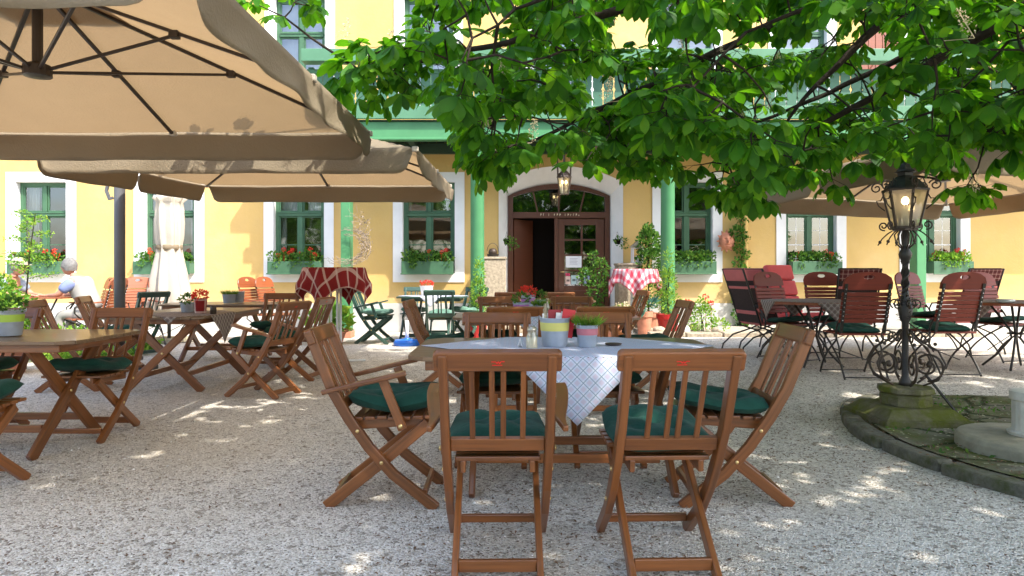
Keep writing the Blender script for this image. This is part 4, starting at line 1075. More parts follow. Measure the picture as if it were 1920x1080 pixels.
limbs = [
 [(5.6, 4.75, 3.2), (5.2, 5.1, 4.0), (4.2, 5.6, 3.35), (3.5, 5.75, 2.9), (2.9, 5.8, 2.58), (2.4, 5.9, 2.32), (1.9, 6.0, 2.15)],
 [(5.6, 4.75, 3.4), (4.6, 5.1, 4.2), (3.5, 5.3, 3.5), (2.75, 5.3, 3.02), (2.4, 5.35, 2.7), (2.2, 5.45, 2.4)],
 [(5.6, 4.75, 3.5), (4.6, 4.8, 4.6), (3.2, 5.0, 3.95), (1.7, 5.0, 3.35), (.7, 5.0, 3.1), (.0, 5.3, 3.0), (-.8, 5.7, 2.95), (-1.3, 5.9, 2.9)],
 [(5.6, 4.75, 3.4), (4.2, 5.9, 4.3), (2.6, 6.5, 3.6), (1.3, 6.8, 3.0), (.5, 6.9, 2.65), (.0, 6.9, 2.45)],
 [(5.6, 4.75, 3.3), (5.4, 6.2, 4.1), (4.4, 7.5, 3.6), (3.3, 7.8, 3.1), (2.4, 8.0, 2.8)],
 [(5.6, 4.75, 3.6), (5.0, 4.0, 4.4), (3.4, 4.3, 3.6), (2.4, 4.5, 3.1), (1.6, 4.6, 2.8)],
 [(5.6, 4.75, 3.3), (5.6, 5.6, 3.6), (5.0, 6.3, 2.9), (4.5, 6.5, 2.5)],
 [(4.6, 5.1, 4.2), (3.7, 5.9, 4.1), (2.3, 6.0, 3.7), (1.4, 5.6, 3.4)],
 [(3.2, 5.0, 3.95), (2.0, 4.3, 3.5), (.6, 4.3, 3.05), (.0, 4.6, 2.95)],
]
def smoothpath(pts, m=7):
    P = [Vector(p) for p in pts]; out = []
    for i in range(len(P)-1):
        a, b, c, d = P[max(i-1, 0)], P[i], P[i+1], P[min(i+2, len(P)-1)]
        for k in range(m):
            t = k/m; out.append(.5*((2*b)+(c-a)*t+(2*a-5*b+4*c-d)*t*t+(3*b-a-3*c+d)*t**3))
    out.append(P[-1]); return [p + Vector((noise.noise(p*2.2), noise.noise(p*2.2+Vector((5,0,0))), noise.noise(p*2.2+Vector((0,7,0)))))*.05 for p in out]
nodes = []
for li, L_ in enumerate(limbs):
    sp = smoothpath(L_); n = len(sp); r0 = .062 if li < 7 else .035
    mb = MB(); mb.tube(sp, [r0*(1-i/n)**1.15+.009 for i in range(n)], 8); mb.build('branch', m_bark, tree, smooth=True)
    nodes += [p for i, p in enumerate(sp) if i > n*.28]
mb = MB(); mb.tube([(5.7, 4.7, -.1), (5.68, 4.7, .3), (5.62, 4.73, 1.5), (5.6, 4.75, 2.8), (5.58, 4.75, 3.7), (5.4, 4.3, 5.2), (5.0, 3.9, 6.6)], [.48, .36, .31, .29, .27, .18, .09], 18); mb.build('trunk', m_bark, tree, smooth=True)
BND = [(440, 30), (520, 65), (590, 60), (600, 150), (650, 190), (700, 225), (760, 232), (800, 225), (850, 240), (880, 330), (905, 360), (940, 350), (980, 310), (1020, 290), (1068, 282), (1085, 335), (1110, 290), (1150, 320), (1230, 340), (1300, 345), (1320, 375), (1380, 395), (1425, 400), (1460, 350), (1530, 335), (1600, 345), (1640, 310), (1690, 300), (1740, 310), (1790, 330), (1815, 395), (1850, 392), (1880, 320), (2100, 320)]
TOP = [(440, -40), (590, -30), (600, 95), (640, 85), (700, 60), (760, 30), (800, 0), (820, -60), (2100, -60)]
def interp(T_, x):
    if x <= T_[0][0]: return T_[0][1]
    for (a, b), (c, d) in zip(T_[:-1], T_[1:]):
        if a <= x <= c: return b+(d-b)*(x-a)/(c-a)
    return T_[-1][1]
# airy places in the crown where the inn shows through
GAPS = [(1375, 70, 50, 45), (1500, 50, 55, 35), (1655, 88, 48, 28), (1480, 165, 45, 22), (1585, 160, 50, 25), (1690, 190, 35, 25), (1180, 45, 40, 30), (1240, 65, 30, 25), (905, 40, 40, 25), (1130, 155, 35, 18), (720, 180, 60, 16), (1010, 230, 60, 18), (1880, 130, 35, 22), (1620, 295, 40, 16), (1330, 300, 40, 18), (800, 200, 30, 12), (1860, 300, 40, 16), (700, 30, 60, 30)]
acc = [[] for _ in range(6)]; tw = MB(); nb = []; tries = 0; flow_spots = []
def place(p, nl=None, Ls=1.0):
    q = min(nodes, key=lambda a: (a-p).length_squared); d = p-q
    if d.length > 1.5: return False
    m1 = q.lerp(p, .4)+rv()*.06*d.length+Vector((0, 0, .06*d.length)); m2 = q.lerp(p, .75)+rv()*.05*d.length+Vector((0, 0, .05*d.length))
    r = .004+.004*min(1.5, d.length); tw.tube([q, m1, m2, p], [r*1.7, r*1.3, r, .0035], 5, False)
    nodes.append(m1.copy()); nodes.append(m2.copy())
    od = (p-m2).normalized(); k = nl or rt.choice([3, 4, 5, 5]); a0 = rt.uniform(0, 6.28)
    for i in range(k):
        a = a0+2*math.pi*i/k+rt.uniform(-.3, .3); o = Vector((math.cos(a), math.sin(a), rt.uniform(-.35, .45))); o = (o+od*.5).normalized()
        pl = rt.uniform(.07, .15); c = p+o*pl+Vector((0, 0, -.01)); tw.tube([p, c], .0022, 3, False)
        up = (Vector((0, 0, 1))+rv()*.45).normalized(); compound(c, (o+Vector((0, 0, -.15))).normalized(), up, rt.uniform(.10, .19)*Ls, acc)
    return True
def over_parasol(q): return (-4.95 < q.x < -1.25 and 2.6 < q.y < 6.3) or (-4.6 < q.x < -.85 and 6.4 < q.y < 10.2)
cnt = 0
pts = []
while cnt < 900 and tries < 60000:
    tries += 1
    p = Vector((rt.uniform(-2.0, 6.5), rt.uniform(3.9, 8.2), rt.uniform(1.75, 5.0)))
    if rt.random() < (p.y-6.5)*.4: continue
    px, py = proj(p)
    if px < 445 or px > 2040 or py < interp(TOP, px) or py < -80: continue
    mg = .17/p.y*F
    b = interp(BND, px)
    if px < 1950:
        b = min(interp(BND, px-mg*.5), interp(BND, px+mg*.5), b)+mg*.15
    if py > b-mg*.75: continue
    g = 0
    for gx, gy, ga, gb in GAPS: g = max(g, 1-(((px-gx)/(ga+mg*.55))**2+((py-gy)/(gb+mg*.55))**2)**2)
    if g > 0 and rt.random() < .93: continue
    if noise.noise(p*1.1)+.28 < rt.uniform(-.15, .5): continue
    if px < 800 and (p.y < 5.0 or p.y > 7): continue
    q2 = p-SUN*((p.z-2.7)/SUN.z)
    if over_parasol(q2): continue
    if place(p): cnt += 1; pts.append(p)
# the outermost hanging sprays that give the crown its lower edge
for px, py, Y in ((475, 5, 5.8), (530, 30, 5.8), (560, 0, 5.9), (590, 15, 6.0), (655, 120, 5.8), (700, 165, 5.7), (632, 150, 5.9), (770, 160, 5.4), (720, 130, 5.6), (680, 105, 5.9), (845, 170, 4.8), (910, 255, 5.0), (935, 305, 6.0), (925, 330, 6.3), (975, 270, 5.6), (1100, 300, 5.2), (1100, 240, 5.6), (1180, 280, 5.6), (1245, 300, 5.8), (1300, 310, 6.0), (1345, 350, 6.3), (1385, 355, 6.0), (1420, 372, 6.6), (1500, 300, 6.2), (1560, 335, 6.0), (1610, 290, 5.6), (1815, 345, 5.0), (1890, 280, 5.0), (1740, 280, 5.6), (840, 60, 4.4), (905, 130, 4.7), (780, 95, 4.2)):
    p = Vector((PX(px, Y), Y, PZ(py, Y)))
    nodes_far = min((a-p).length for a in nodes)
    if nodes_far < 1.5: place(p, rt.choice([2, 3, 4]), 1.25 if px < 780 else 1.1)
    else:
        q = min(nodes, key=lambda a: (a-p).length_squared); nodes.append(q.lerp(p, .5)); tw.tube([q, q.lerp(p, .5)], .006, 5, False); place(p, 3, 1.1)
    pts.append(p)
tw.build('twigs', m_bark, tree, smooth=True)
ST = [0, .22, .45, .66, .84, 1.0]; WS = [.03, .11, .19, .235, .18, 0]
leaflets(*acc[:5], ST, WS, 'crown', m_leaf, tree, acc[5])
# blossom candles
for i in range(26):
    if i < 10:
        px, py, Y = ((648, 55, 5.9), (735, 75, 5.7), (1140, 168, 5.2), (1118, 278, 5.6), (935, 288, 5.8), (1160, 225, 5.6), (1000, 245, 5.6), (1440, 188, 6.2), (1822, 345, 5.2), (940, 130, 5.0))[i]; p = Vector((PX(px, Y), Y, PZ(py, Y)))
    else: p = rt.choice(pts)+Vector((0, -.1, .12))
    mb = MB(); ax = (Vector((0, 0, 1))+rv()*.5).normalized()
    mb.tube([p-ax*.1, p+ax*.1], .003, 4)
    for k in range(90):
        h = rt.random(); rr = .045*(1-h*.7); mb.bush(tuple(p+ax*(-.06+.15*h)+rv()*rr), (.006, .006, .006), 1, .014, .012)
    q = min(nodes, key=lambda a: (a-p).length_squared); mb.tube([p-ax*.1, q], .003, 3)
    mb.build('blossom', m_blossom, tree)
# high crown above and behind the camera (it shades the terrace)
acc2 = [[] for _ in range(6)]; k = 0
while k < 4300:
    p = Vector((rt.uniform(-5.5, 12), rt.uniform(-7, 9.5), rt.uniform(3.6, 8.5)))
    e = ((p.x-4.0)/7.8)**2+((p.y-1.8)/7.2)**2+((p.z-5.2)/3.0)**2
    if e > 1 or e < .12: continue
    if noise.noise(p*.55+Vector((3, 1, 7))) < -.42: continue
    q2 = p-SUN*((p.z-2.65)/SUN.z)
    if over_parasol(q2): continue
    if q2.x < -4.6 and q2.y > 5: continue
    q4 = p-SUN*(p.z/SUN.z)
    if not (-4 < q4.x < 7 and .2 < q4.y < 10) and rt.random() < .88: continue
    q3 = p-SUN*((p.z-3.2)/SUN.z)
    if -1.8 < q3.x < 3 and 4 < q3.y < 7.5 and rt.random() < .45: continue
    if p.y > -.5 and p.z-CAMH < .50*p.y+.75 and abs(p.x) < .85*p.y+1.2: continue
    a = rt.uniform(0, 6.28); compound(p, Vector((math.cos(a), math.sin(a), -.1)).normalized(), (Vector((0, 0, 1))+rv()*.3).normalized(), rt.uniform(.2, .3), acc2, 6); k += 1
k = 0
while k < 2900:  # extra unseen leaves added along the sun rays to close sun flecks
    g_ = Vector((rt.uniform(-4.2, 5.8), rt.uniform(.8, 5.4), 0)); p = g_+SUN*(rt.uniform(4.2, 7.0)/SUN.z)
    k += 1
    if p.y > -.5 and p.z-CAMH < .50*p.y+.75 and abs(p.x) < .85*p.y+1.2: continue
    if over_parasol(p-SUN*((p.z-2.65)/SUN.z)): continue
    a = rt.uniform(0, 6.28); compound(p, Vector((math.cos(a), math.sin(a), -.1)).normalized(), (Vector((0, 0, 1))+rv()*.3).normalized(), rt.uniform(.2, .3), acc2, 6)
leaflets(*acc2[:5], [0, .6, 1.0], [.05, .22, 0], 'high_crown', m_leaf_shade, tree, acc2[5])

# ================================================================ LAMPS
m_warm = bpy.data.materials.new('lit_bulb'); m_warm.use_nodes = True
_p = m_warm.node_tree.nodes['Principled BSDF']; _p.inputs['Emission Color'].default_value = (1, .72, .38, 1); _p.inputs['Emission Strength'].default_value = 5; _p.inputs['Base Color'].default_value = (.9, .8, .6, 1)
def lampglass():
    m = bpy.data.materials.new('old_lantern_glass'); m.use_nodes = True; n = N(m); n.t.nodes.remove(n.p)
    g = n.n('ShaderNodeBsdfGlossy'); g.inputs[1].default_value = .12; tr = n.n('ShaderNodeBsdfTransparent'); tr.inputs[0].default_value = (.9, .85, .7, 1)
    tl = n.n('ShaderNodeBsdfTranslucent'); tl.inputs[0].default_value = (.75, .72, .6, 1)
    a = n.n('ShaderNodeMixShader'); a.inputs[0].default_value = .35; n.l(tr.outputs[0], a.inputs[1]); n.l(tl.outputs[0], a.inputs[2])
    b = n.n('ShaderNodeMixShader'); b.inputs[0].default_value = .12; n.l(a.outputs[0], b.inputs[1]); n.l(g.outputs[0], b.inputs[2]); n.l(b.outputs[0], n.t.nodes['Material Output'].inputs[0]); return m
m_lglass = lampglass()
def spiral(c, e, r0, r1, a0, turns, n=26, flip=1):
    e = Vector(e).normalized(); z = Vector((0, 0, 1)); c = Vector(c)
    return [c + (e*math.cos(a0+flip*turns*2*math.pi*i/n) + z*math.sin(a0+flip*turns*2*math.pi*i/n))*(r0+(r1-r0)*i/n) for i in range(n+1)]
lx, ly = 3.03, 5.26
lp = thing('street_lamp', 'ornate black wrought iron lamp post with glowing lantern on a mossy stone pedestal', 'lamp', (lx, ly, .05))
mb = MB()
def rsq(h, z0, z1, h2=None):
    h2 = h2 or h; mb.add([(a*h, b*h, z0) for a, b in ((-1,-1),(1,-1),(1,1),(-1,1))] + [(a*h2, b*h2, z1) for a, b in ((-1,-1),(1,-1),(1,1),(-1,1))], [(3,2,1,0),(4,5,6,7),(0,1,5,4),(1,2,6,5),(2,3,7,6),(3,0,4,7)])
rsq(.325, -.03, .055, .32); rsq(.305, .056, .125, .23)
mb.lathe([(.185, .126), (.185, .20), (.175, .205), (.175, .215), (.205, .225), (.20, .262), (.10, .27)], 8)
mb.build('pedestal', m_mossy, lp, bevel=.016, seg=3)
mb = MB()
mb.lathe([(.045, .26), (.045, .3), (.026, .34), (.024, .75), (.038, .78), (.048, .86), (.034, .93), (.024, .98), (.020, 1.0)], 12, fn=lambda a, z: 1+.16*math.sin(a*4+z*40)); mb.lathe([(.022, 1.0), (.022, 1.22), (.04, 1.25), (.048, 1.28), (.03, 1.32), (.022, 1.34), (.022, 1.46), (.07, 1.475)], 12)
for k in range(2): mb.tube([(.022*math.cos(a*9+k*3.14), .022*math.sin(a*9+k*3.14), .98+.25*a) for a in [i/40 for i in range(41)]], .010, 6)
mb.build('pole', m_iron, lp, smooth=True)
for k in range(6):
    a = math.pi*(k/3)+.3; e = (math.cos(a), math.sin(a), 0); mb = MB(); ev = Vector(e)
    big = spiral(ev*.15+Vector((0, 0, .43)), e, .115, .03, -math.pi*.5, 1.5, 34); mb.tube(big, .0085, 6)
    mb.tube([ev*.03+Vector((0, 0, .70)), ev*.10+Vector((0, 0, .62)), ev*.22+Vector((0, 0, .55)), ev*.27+Vector((0, 0, .45)), ev*.22+Vector((0, 0, .33)), ev*.12+Vector((0, 0, .28))], .008, 6)
    mb.tube(spiral(ev*.13+Vector((0, 0, .64)), e, .05, .012, math.pi*.9, 1.3, 22, -1), .007, 6)
    mb.sphere(tuple(ev*.16+Vector((0, 0, .44))), .022, 8, 6); mb.sphere(tuple(ev*.2+Vector((0, 0, .60))), .014, 8, 6)
    mb.tube(spiral(ev*.07+Vector((0, 0, .90)), e, .04, .01, -1.2, 1.2, 18), .006, 5)
    mb.build('base_scroll', m_rust, lp, smooth=True)
mb = MB(); mb.bar((.12, -.06, .36), (.33, -.22, .01), .022, .012, (0, 1, 0)); mb.build('brace', m_iron, lp)
mb = MB()   # leafy band on the pole
for k in range(60):
    a = rt.uniform(0, 6.28); z = rt.uniform(.74, .98); d = Vector((math.cos(a), math.sin(a), rt.uniform(-.3, 1))).normalized(); mb.leaf(Vector((.035*math.cos(a), .035*math.sin(a), z)), d, Vector((0, 0, 1)), .04, .022)
mb.build('iron_leaves', m_rust, lp)
mb = MB(); z0, z1 = 1.485, 1.77; r0, r1 = .095, .155
def hexp(r, z, o=.35): return [Vector((r*math.cos(o+k*math.pi/3), r*math.sin(o+k*math.pi/3), z)) for k in range(6)]
a, b = hexp(r0, z0), hexp(r1, z1)
for k in range(6):
    mb.bar(a[k], b[k], .016, .016, a[k].cross(Vector((0, 0, 1)))); mb.bar(a[k], a[(k+1) % 6], .016, .02, (0, 0, 1)); mb.bar(b[k], b[(k+1) % 6], .018, .022, (0, 0, 1))
mb.lathe([(.10, 1.46), (.10, 1.475)], 6)
fr = mb.build('lantern', m_rust, lp)
mb = MB()
for k in range(6): mb.add([a[k]*.97+Vector((0,0,.04)), a[(k+1) % 6]*.97+Vector((0,0,.04)), b[(k+1) % 6]*.985+Vector((0,0,.02)), b[k]*.985+Vector((0,0,.02))], [(0,1,2,3)])
mb.build('glass', m_lglass, fr)
mb = MB(); mb.lathe([(.165, 1.775), (.15, 1.80), (.11, 1.84), (.075, 1.87), (.06, 1.88), (.06, 1.915), (.07, 1.92), (.055, 1.93), (.04, 1.95), (.035, 1.97), (.012, 1.985), (.012, 2.01), (.018, 2.02), (.001, 2.04)], 6); mb.lathe([(.062, 1.905), (.078, 1.912), (.062, 1.92)], 20); mb.build('roof', m_iron, fr)
mb = MB(); mb.sphere((.0, 0, 1.69), .026, 12, 8, (1, 1, 1.25)); mb.build('bulb', m_warm, fr, smooth=True)
mb = MB(); mb.lathe([(.02, 1.50), (.018, 1.66)], 10); mb.build('socket', m_white, fr, smooth=True)
for k in range(6):
    an = .35+k*math.pi/3; e = Vector((math.cos(an), math.sin(an), 0)); mb = MB()
    mb.tube(spiral(e*.20+Vector((0, 0, 1.80)), e, .045, .010, math.pi*.9, 1.4, 22, -1), .006, 5)
    mb.tube([e*.15+Vector((0, 0, 1.74)), e*.17+Vector((0, 0, 1.70)), e*.20+Vector((0, 0, 1.70)), e*.185+Vector((0, 0, 1.66)), e*.14+Vector((0, 0, 1.62))], .005, 5)
    mb.tube(spiral(e*.15+Vector((0, 0, 1.50)), e, .035, .008, -math.pi*.6, 1.4, 20), .006, 5)
    mb.tube([e*.09+Vector((0, 0, 1.46)), e*.12+Vector((0, 0, 1.44)), e*.16+Vector((0, 0, 1.40)), e*.19+Vector((0, 0, 1.35))], .005, 5); mb.sphere(tuple(e*.175+Vector((0, 0, 1.375))), .014, 6, 5)
    mb.tube([e*.022+Vector((0, 0, 1.32)), e*.06+Vector((0, 0, 1.36)), e*.075+Vector((0, 0, 1.43)), e*.05+Vector((0, 0, 1.46))], .006, 5)
    mb.tube([e*.14+Vector((0, 0, 1.80)), e*.12+Vector((0, 0, 1.86)), e*.09+Vector((0, 0, 1.84))], .005, 5)
    mb.build('lantern_scroll', m_rust, lp, smooth=True)
# hanging lantern at the doorway
hl = thing('hanging_lantern', 'lit glass lantern hanging from the balcony above the doorway', 'lantern', (.965, 12.62, 0))
mb = MB(); mb.tube([(0, 0, 3.72), (0, 0, 3.16)], .012, 6); mb.build('chain', m_rust, hl)
mb = MB(); a, b = hexp(.085, 2.62), hexp(.135, 2.92)
for k in range(6):
    mb.bar(a[k], b[k], .014, .014, a[k].cross(Vector((0, 0, 1)))); mb.bar(a[k], a[(k+1) % 6], .014, .014, (0, 0, 1)); mb.bar(b[k], b[(k+1) % 6], .016, .02, (0, 0, 1))
    e = b[k].normalized(); mb.tube([b[k], b[k]*1.2+Vector((0, 0, .06)), b[k]*.9+Vector((0, 0, .14)), Vector((0, 0, 3.17))], .008, 5)
    mb.tube(spiral((e.x*.14, e.y*.14, 3.0), e, .035, .01, 0, 1.2, 14), .006, 5)
mb.lathe([(.145, 2.93), (.10, 3.0), (.05, 3.05), (.02, 3.1)], 6); hf = mb.build('lantern_frame', m_rust, hl)
mb = MB()
for k in range(6): mb.add([a[k]*1+Vector((0,0,0)), a[(k+1) % 6], b[(k+1) % 6], b[k]], [(0,1,2,3)])
g_ = mb.build('glass', m_lglass, hl); g_.scale = (.97, .97, 1)
for s in (-1, 1): mb = MB(); mb.sphere((s*.035, -.01, 2.84), .020, 10, 7, (1, 1, 1.5)); mb.build('bulb', m_warm, hl, smooth=True)
mb = MB(); mb.tube([(-.035, 0, 2.68), (-.035, 0, 2.82)], .008); mb.tube([(.035, 0, 2.68), (.035, 0, 2.82)], .008); mb.tube([(-.04, 0, 2.68), (.04, 0, 2.68)], .008); mb.build('candle_holder', m_white, hl)

# ================================================================ BAR TABLES
def bar_table(label, clabel, x, y, mat, seed, H=1.24):
    t = thing('bar_table', label, 'bar table', (x, y, 0), R(12), 'tall bar tables with checked cloths'); mb = MB()
    mb.lathe([(.38, H-.03), (.385, H-.015), (.38, H)], 32); mb.build('tabletop', m_white, t)
    for k in range(4):
        a = k*math.pi/2+.5; mb = MB(); mb.tube([(.09*math.cos(a), .09*math.sin(a), H-.03), (.09*math.cos(a), .09*math.sin(a), .08), (.14*math.cos(a), .14*math.sin(a), .035), (.44*math.cos(a), .44*math.sin(a), .02)], .016, 8); mb.build('leg', m_white, t, smooth=True)
    mb = MB(); n = 60; rg = random.Random(seed); half = .50; ph = rg.uniform(0, 6)
    def P(u, v):
        a, b = (u-.5)*2*half*1.05, (v-.5)*2*half*1.05; r = math.hypot(a, b)+1e-9
        if r < .385: return (a, b, H+.004)
        d = r-.385; th = math.atan2(b, a); rr = .39+.05*min(1, d/.1)+.035*math.sin(th*10+ph)*min(1, d/.12)
        dd = d*1.25+.075*min(1, d/.05)
        return (rr*math.cos(th), rr*math.sin(th), H+.004-dd)
    mb.grid(n, n, P, lambda u, v: (u*half*2+3, v*half*2+3)); o = mb.build('tablecloth', mat, None, smooth=True, solid=.003); o.location = (x, y, 0); o.rotation_euler = (0, 0, R(35)); tag(o, clabel, 'tablecloth')
bar_table('tall bar table with white tube legs left, in front of the square green post', 'dark red checked cloth on the left bar table', -2.28, 8.75, m_redcloth, 2)
bar_table('tall bar table with white tube legs right, beside the doorway', 'pink and white checked cloth on the right bar table beside the doorway', 2.22, 12.3, m_pinkcloth, 5, 1.23)

# ================================================================ TABLE THINGS
m_yel = M('yellow_band', (.62, .58, .16), .5); m_pnk = M('pink_band', (.50, .16, .20), .5); m_vio = M('violet_band', (.40, .14, .42), .5); m_lime = M('lime_band', (.36, .52, .06), .5)
m_paper = M('paper', (.75, .74, .74), .7); m_soil = M('soil', (.03, .02, .014), .95)
def bucket(label, x, y, z, r, h, band, plant=None, group='zinc buckets and pots', napkin=False, cat='bucket', mat=None):
    t = thing('bucket', label, cat, (x, y, z), rt.uniform(0, 1.5), group); mb = MB()
    mb.lathe([(r*.80, 0), (r*.80, .004), (r*.82, .008), (r*.985, h-.006), (r*1.03, h-.004), (r*1.03, h), (r*.97, h), (r*.79, .01), (.0001, .01)], 32); mb.build('pail', mat or m_zinc, t, smooth=True, bevel=.0015, seg=1)
    if band:
        def rr(z): return r*(.82+(.165)*(z/h))+.0015
        mb = MB(); mb.lathe([(rr(h*.55), h*.55), (rr(h*.84), h*.84)], 32, cap=False); mb.build('band', band, t, smooth=True)
    mb = MB()
    for s in (-1, 1): mb.tube([(s*r*1.02, -.012, h-.012), (s*r*1.06, -.012, h+.01), (s*r*1.06, .012, h+.01), (s*r*1.02, .012, h-.012)], .002, 5)
    mb.build('handle', mat or m_zinc, t)
    if plant:
        mb = MB(); mb.lathe([(r*.9, h*.86), (.0001, h*.87)], 20, cap=False); mb.build('soil', m_soil, t)
        mb = MB()
        if plant == 'chives':
            for k in range(420):
                a = rt.uniform(0, 6.28); q = r*.85*math.sqrt(rt.random()); b = Vector((q*math.cos(a), q*math.sin(a), h*.86)); d = Vector((math.cos(a)*q/r*.8+rt.gauss(0, .3), math.sin(a)*q/r*.8+rt.gauss(0, .3), 1)).normalized(); l = rt.uniform(.05, .10)
                s = d.orthogonal().normalized()*.0022; e = b+d*l; mb.add([b-s, b+s, b+d*l*.6+s, e+Vector((d.x, d.y, -.2))*.012, b+d*l*.6-s], [(0, 1, 2, 3, 4)])
        else:
            mb.bush((0, 0, h+.03), (r*1.1, r*1.1, .06), 160, .035, .02)
        mb.build('plant', {'red': m_petal, 'chives': m_bright}.get(plant, m_green), t)
    if napkin:
        for k, (mm, dx) in enumerate(((m_paper, -.02), (m_red if False else M('wine_red_card', (.30, .02, .03), .6), .0), (m_paper, .03), (M('red_card', (.6, .03, .04), .6), .055))):
            mb = MB(); mb.bar((dx*r/.08, -.01*k+.01, h*.3), (dx*r/.08+.012*k-.01, -.01*k+.015, h+.025+.02*(k % 2)), r*.9, .003, (1, 0, 0)); mb.build('menu_card', mm, t)
        mb = MB(); mb.tube([(-r*.5, .02, h*.2), (-r*.6, .02, h+.05)], .012, 8); mb.tube([(-r*.6, .02, h+.05), (-r*.6, .02, h+.08)], .007, 8); mb.build('bottle', m_lglass, t)
    return t
Z = .766
bucket('yellow banded zinc bucket holding menus and cards on the foremost table', PX(1040, 3.95), 3.95, Z, .088, .165, m_yel, napkin=True)
bucket('small pink banded zinc pot of green chives on the foremost table', PX(1101, 3.92), 3.92, Z, .063, .125, m_pnk, 'chives', cat='plant pot')
s = thing('salt_shaker', 'glass and white salt shaker beside the yellow banded bucket', 'shaker', (PX(997, 3.85), 3.85, Z)); mb = MB(); mb.lathe([(.030, 0), (.031, .005), (.031, .058), (.029, .06)], 20); mb.build('salt', M('salt_white', (.8, .8, .82), .6), s, smooth=True, bevel=.002)
mb = MB(); mb.lathe([(.0315, .0), (.0315, .065), (.024, .085), (.024, .095)], 20, cap=False); mb.build('jar', m_lglass, s, smooth=True)
mb = MB(); mb.lathe([(.025, .095), (.027, .10), (.025, .118), (.001, .124)], 20); mb.build('lid', M('dull_steel', (.45, .42, .35), .35, .5, 1), s, smooth=True)
mb = MB(); mb.bar((PX(975, 3.9)-.012, 3.9, Z), (PX(975, 3.9), 3.9, Z+.05), .06, .002, (0, 1, 0)); mb.bar((PX(975, 3.9)+.014, 3.9, Z), (PX(975, 3.9)+.001, 3.9, Z+.05), .06, .002, (0, 1, 0)); tag(mb.build('table_card', m_paper), 'small folded card left of the salt shaker', 'card')
mb = MB(); mb.lathe([(.03, 0), (.045, .004), (.05, .012), (.046, .012), (.03, .005), (.001, .005)], 20); o = mb.build('ashtray', m_rust, smooth=True); o.location = (PX(1150, 3.98), 3.98, Z); tag(o, 'small dark ashtray right of the chive pot', 'ashtray')
bucket('violet banded bucket on the second middle table, front one', PX(977, 6.6), 6.6, Z, .08, .13, m_vio, 'green')
bucket('white bucket with red blossoms behind the violet banded bucket', PX(990, 6.95), 6.95, Z, .075, .19, m_vio, 'red', napkin=False)
bucket('small violet banded pot with green herb on the second middle table', PX(1013, 6.6), 6.6, Z, .06, .10, m_vio, 'chives', cat='plant pot')
bucket('small pot with bushy herb behind the violet banded pot', PX(1012, 7.0), 7.0, Z, .065, .14, None, 'green', cat='plant pot')
mb = MB(); mb.lathe([(.022, 0), (.022, .10), (.010, .13), (.010, .16), (.014, .165), (.001, .17)], 14); o = mb.build('bottle', m_lglass, smooth=True); o.location = (PX(1026, 6.5), 6.5, Z); tag(o, 'small clear bottle right of the violet banded pot', 'bottle')
bucket('lime banded zinc bucket on the near left table, cut by the picture edge', PX(18, 4.6), 4.6, Z, .088, .17, m_lime, 'green', napkin=False)
bucket('low grey pot of green herb on the second left table', PX(352, 7.2), 7.2, Z, .075, .10, None, 'green', cat='plant pot')
bucket('red checked pot with wine red flowers on the second left table', PX(376, 7.0), 7.0, Z, .065, .15, None, 'red', cat='plant pot', mat=m_redcloth)
bucket('low pot of spiky green plant on the table behind, beside a grey one', PX(430, 9.2), 9.2, Z, .09, .12, None, 'chives', cat='plant pot')
bucket('empty grey pot on the table behind, right of the spiky plant', PX(448, 9.35), 9.35, Z, .075, .15, None, None, cat='plant pot')
mb = MB(); mb.lathe([(.03, 0), (.03, .07), (.026, .075), (.026, .085)], 16); o = mb.build('jar', m_rust, smooth=True); o.location = (PX(400, 6.9), 6.9, Z); tag(o, 'small brown jar right of the red checked pot', 'jar')
bucket('white flower pot with pink blossoms on the green table', PX(800, 11.5), 11.5, .79, .11, .16, None, 'red', cat='plant pot', mat=m_white)
# leaf plates on the near left table
# blue stand
t = thing('parasol_base', 'bright blue round parasol base with short white tube on the gravel', 'parasol base', (PX(763, 11.0), 11.0, 0)); mb = MB()
mb.lathe([(.20, 0), (.21, .01), (.21, .06), (.19, .09), (.12, .10), (.05, .105), (.045, .12)], 32); mb.build('tank', M('bright_blue_plastic', (.02, .16, .70), .35), t, smooth=True, bevel=.003)
mb = MB(); mb.tube([(0, 0, .1), (0, 0, .40)], .03, 12); mb.build('tube', m_white, t, smooth=True)

# concrete disc with fluted stub
t = thing('column_stump', 'pale fluted column stump on a round concrete slab at the right edge', 'column stump', (3.33, 4.36, .03)); mb = MB()
mb.lathe([(.42, -.06), (.425, 0), (.425, .085), (.41, .11), (.38, .118), (.001, .125)], 48); mb.build('slab', m_concrete, t, smooth=False, bevel=.006)
mb = MB(); mb.lathe([(.135, .12), (.14, .14), (.115, .15), (.115, .34)], 96, fn=lambda a, z: 1-(.03*abs(math.sin(a*10)) if z > .145 else 0)); mb.lathe([(.12, .341), (.128, .35), (.128, .40), (.11, .405)], 32); mb.build('fluted_shaft', noisy('pale_stone', (.55, .53, .45), .8, .2, 9, .3, 40), t, bevel=.0)

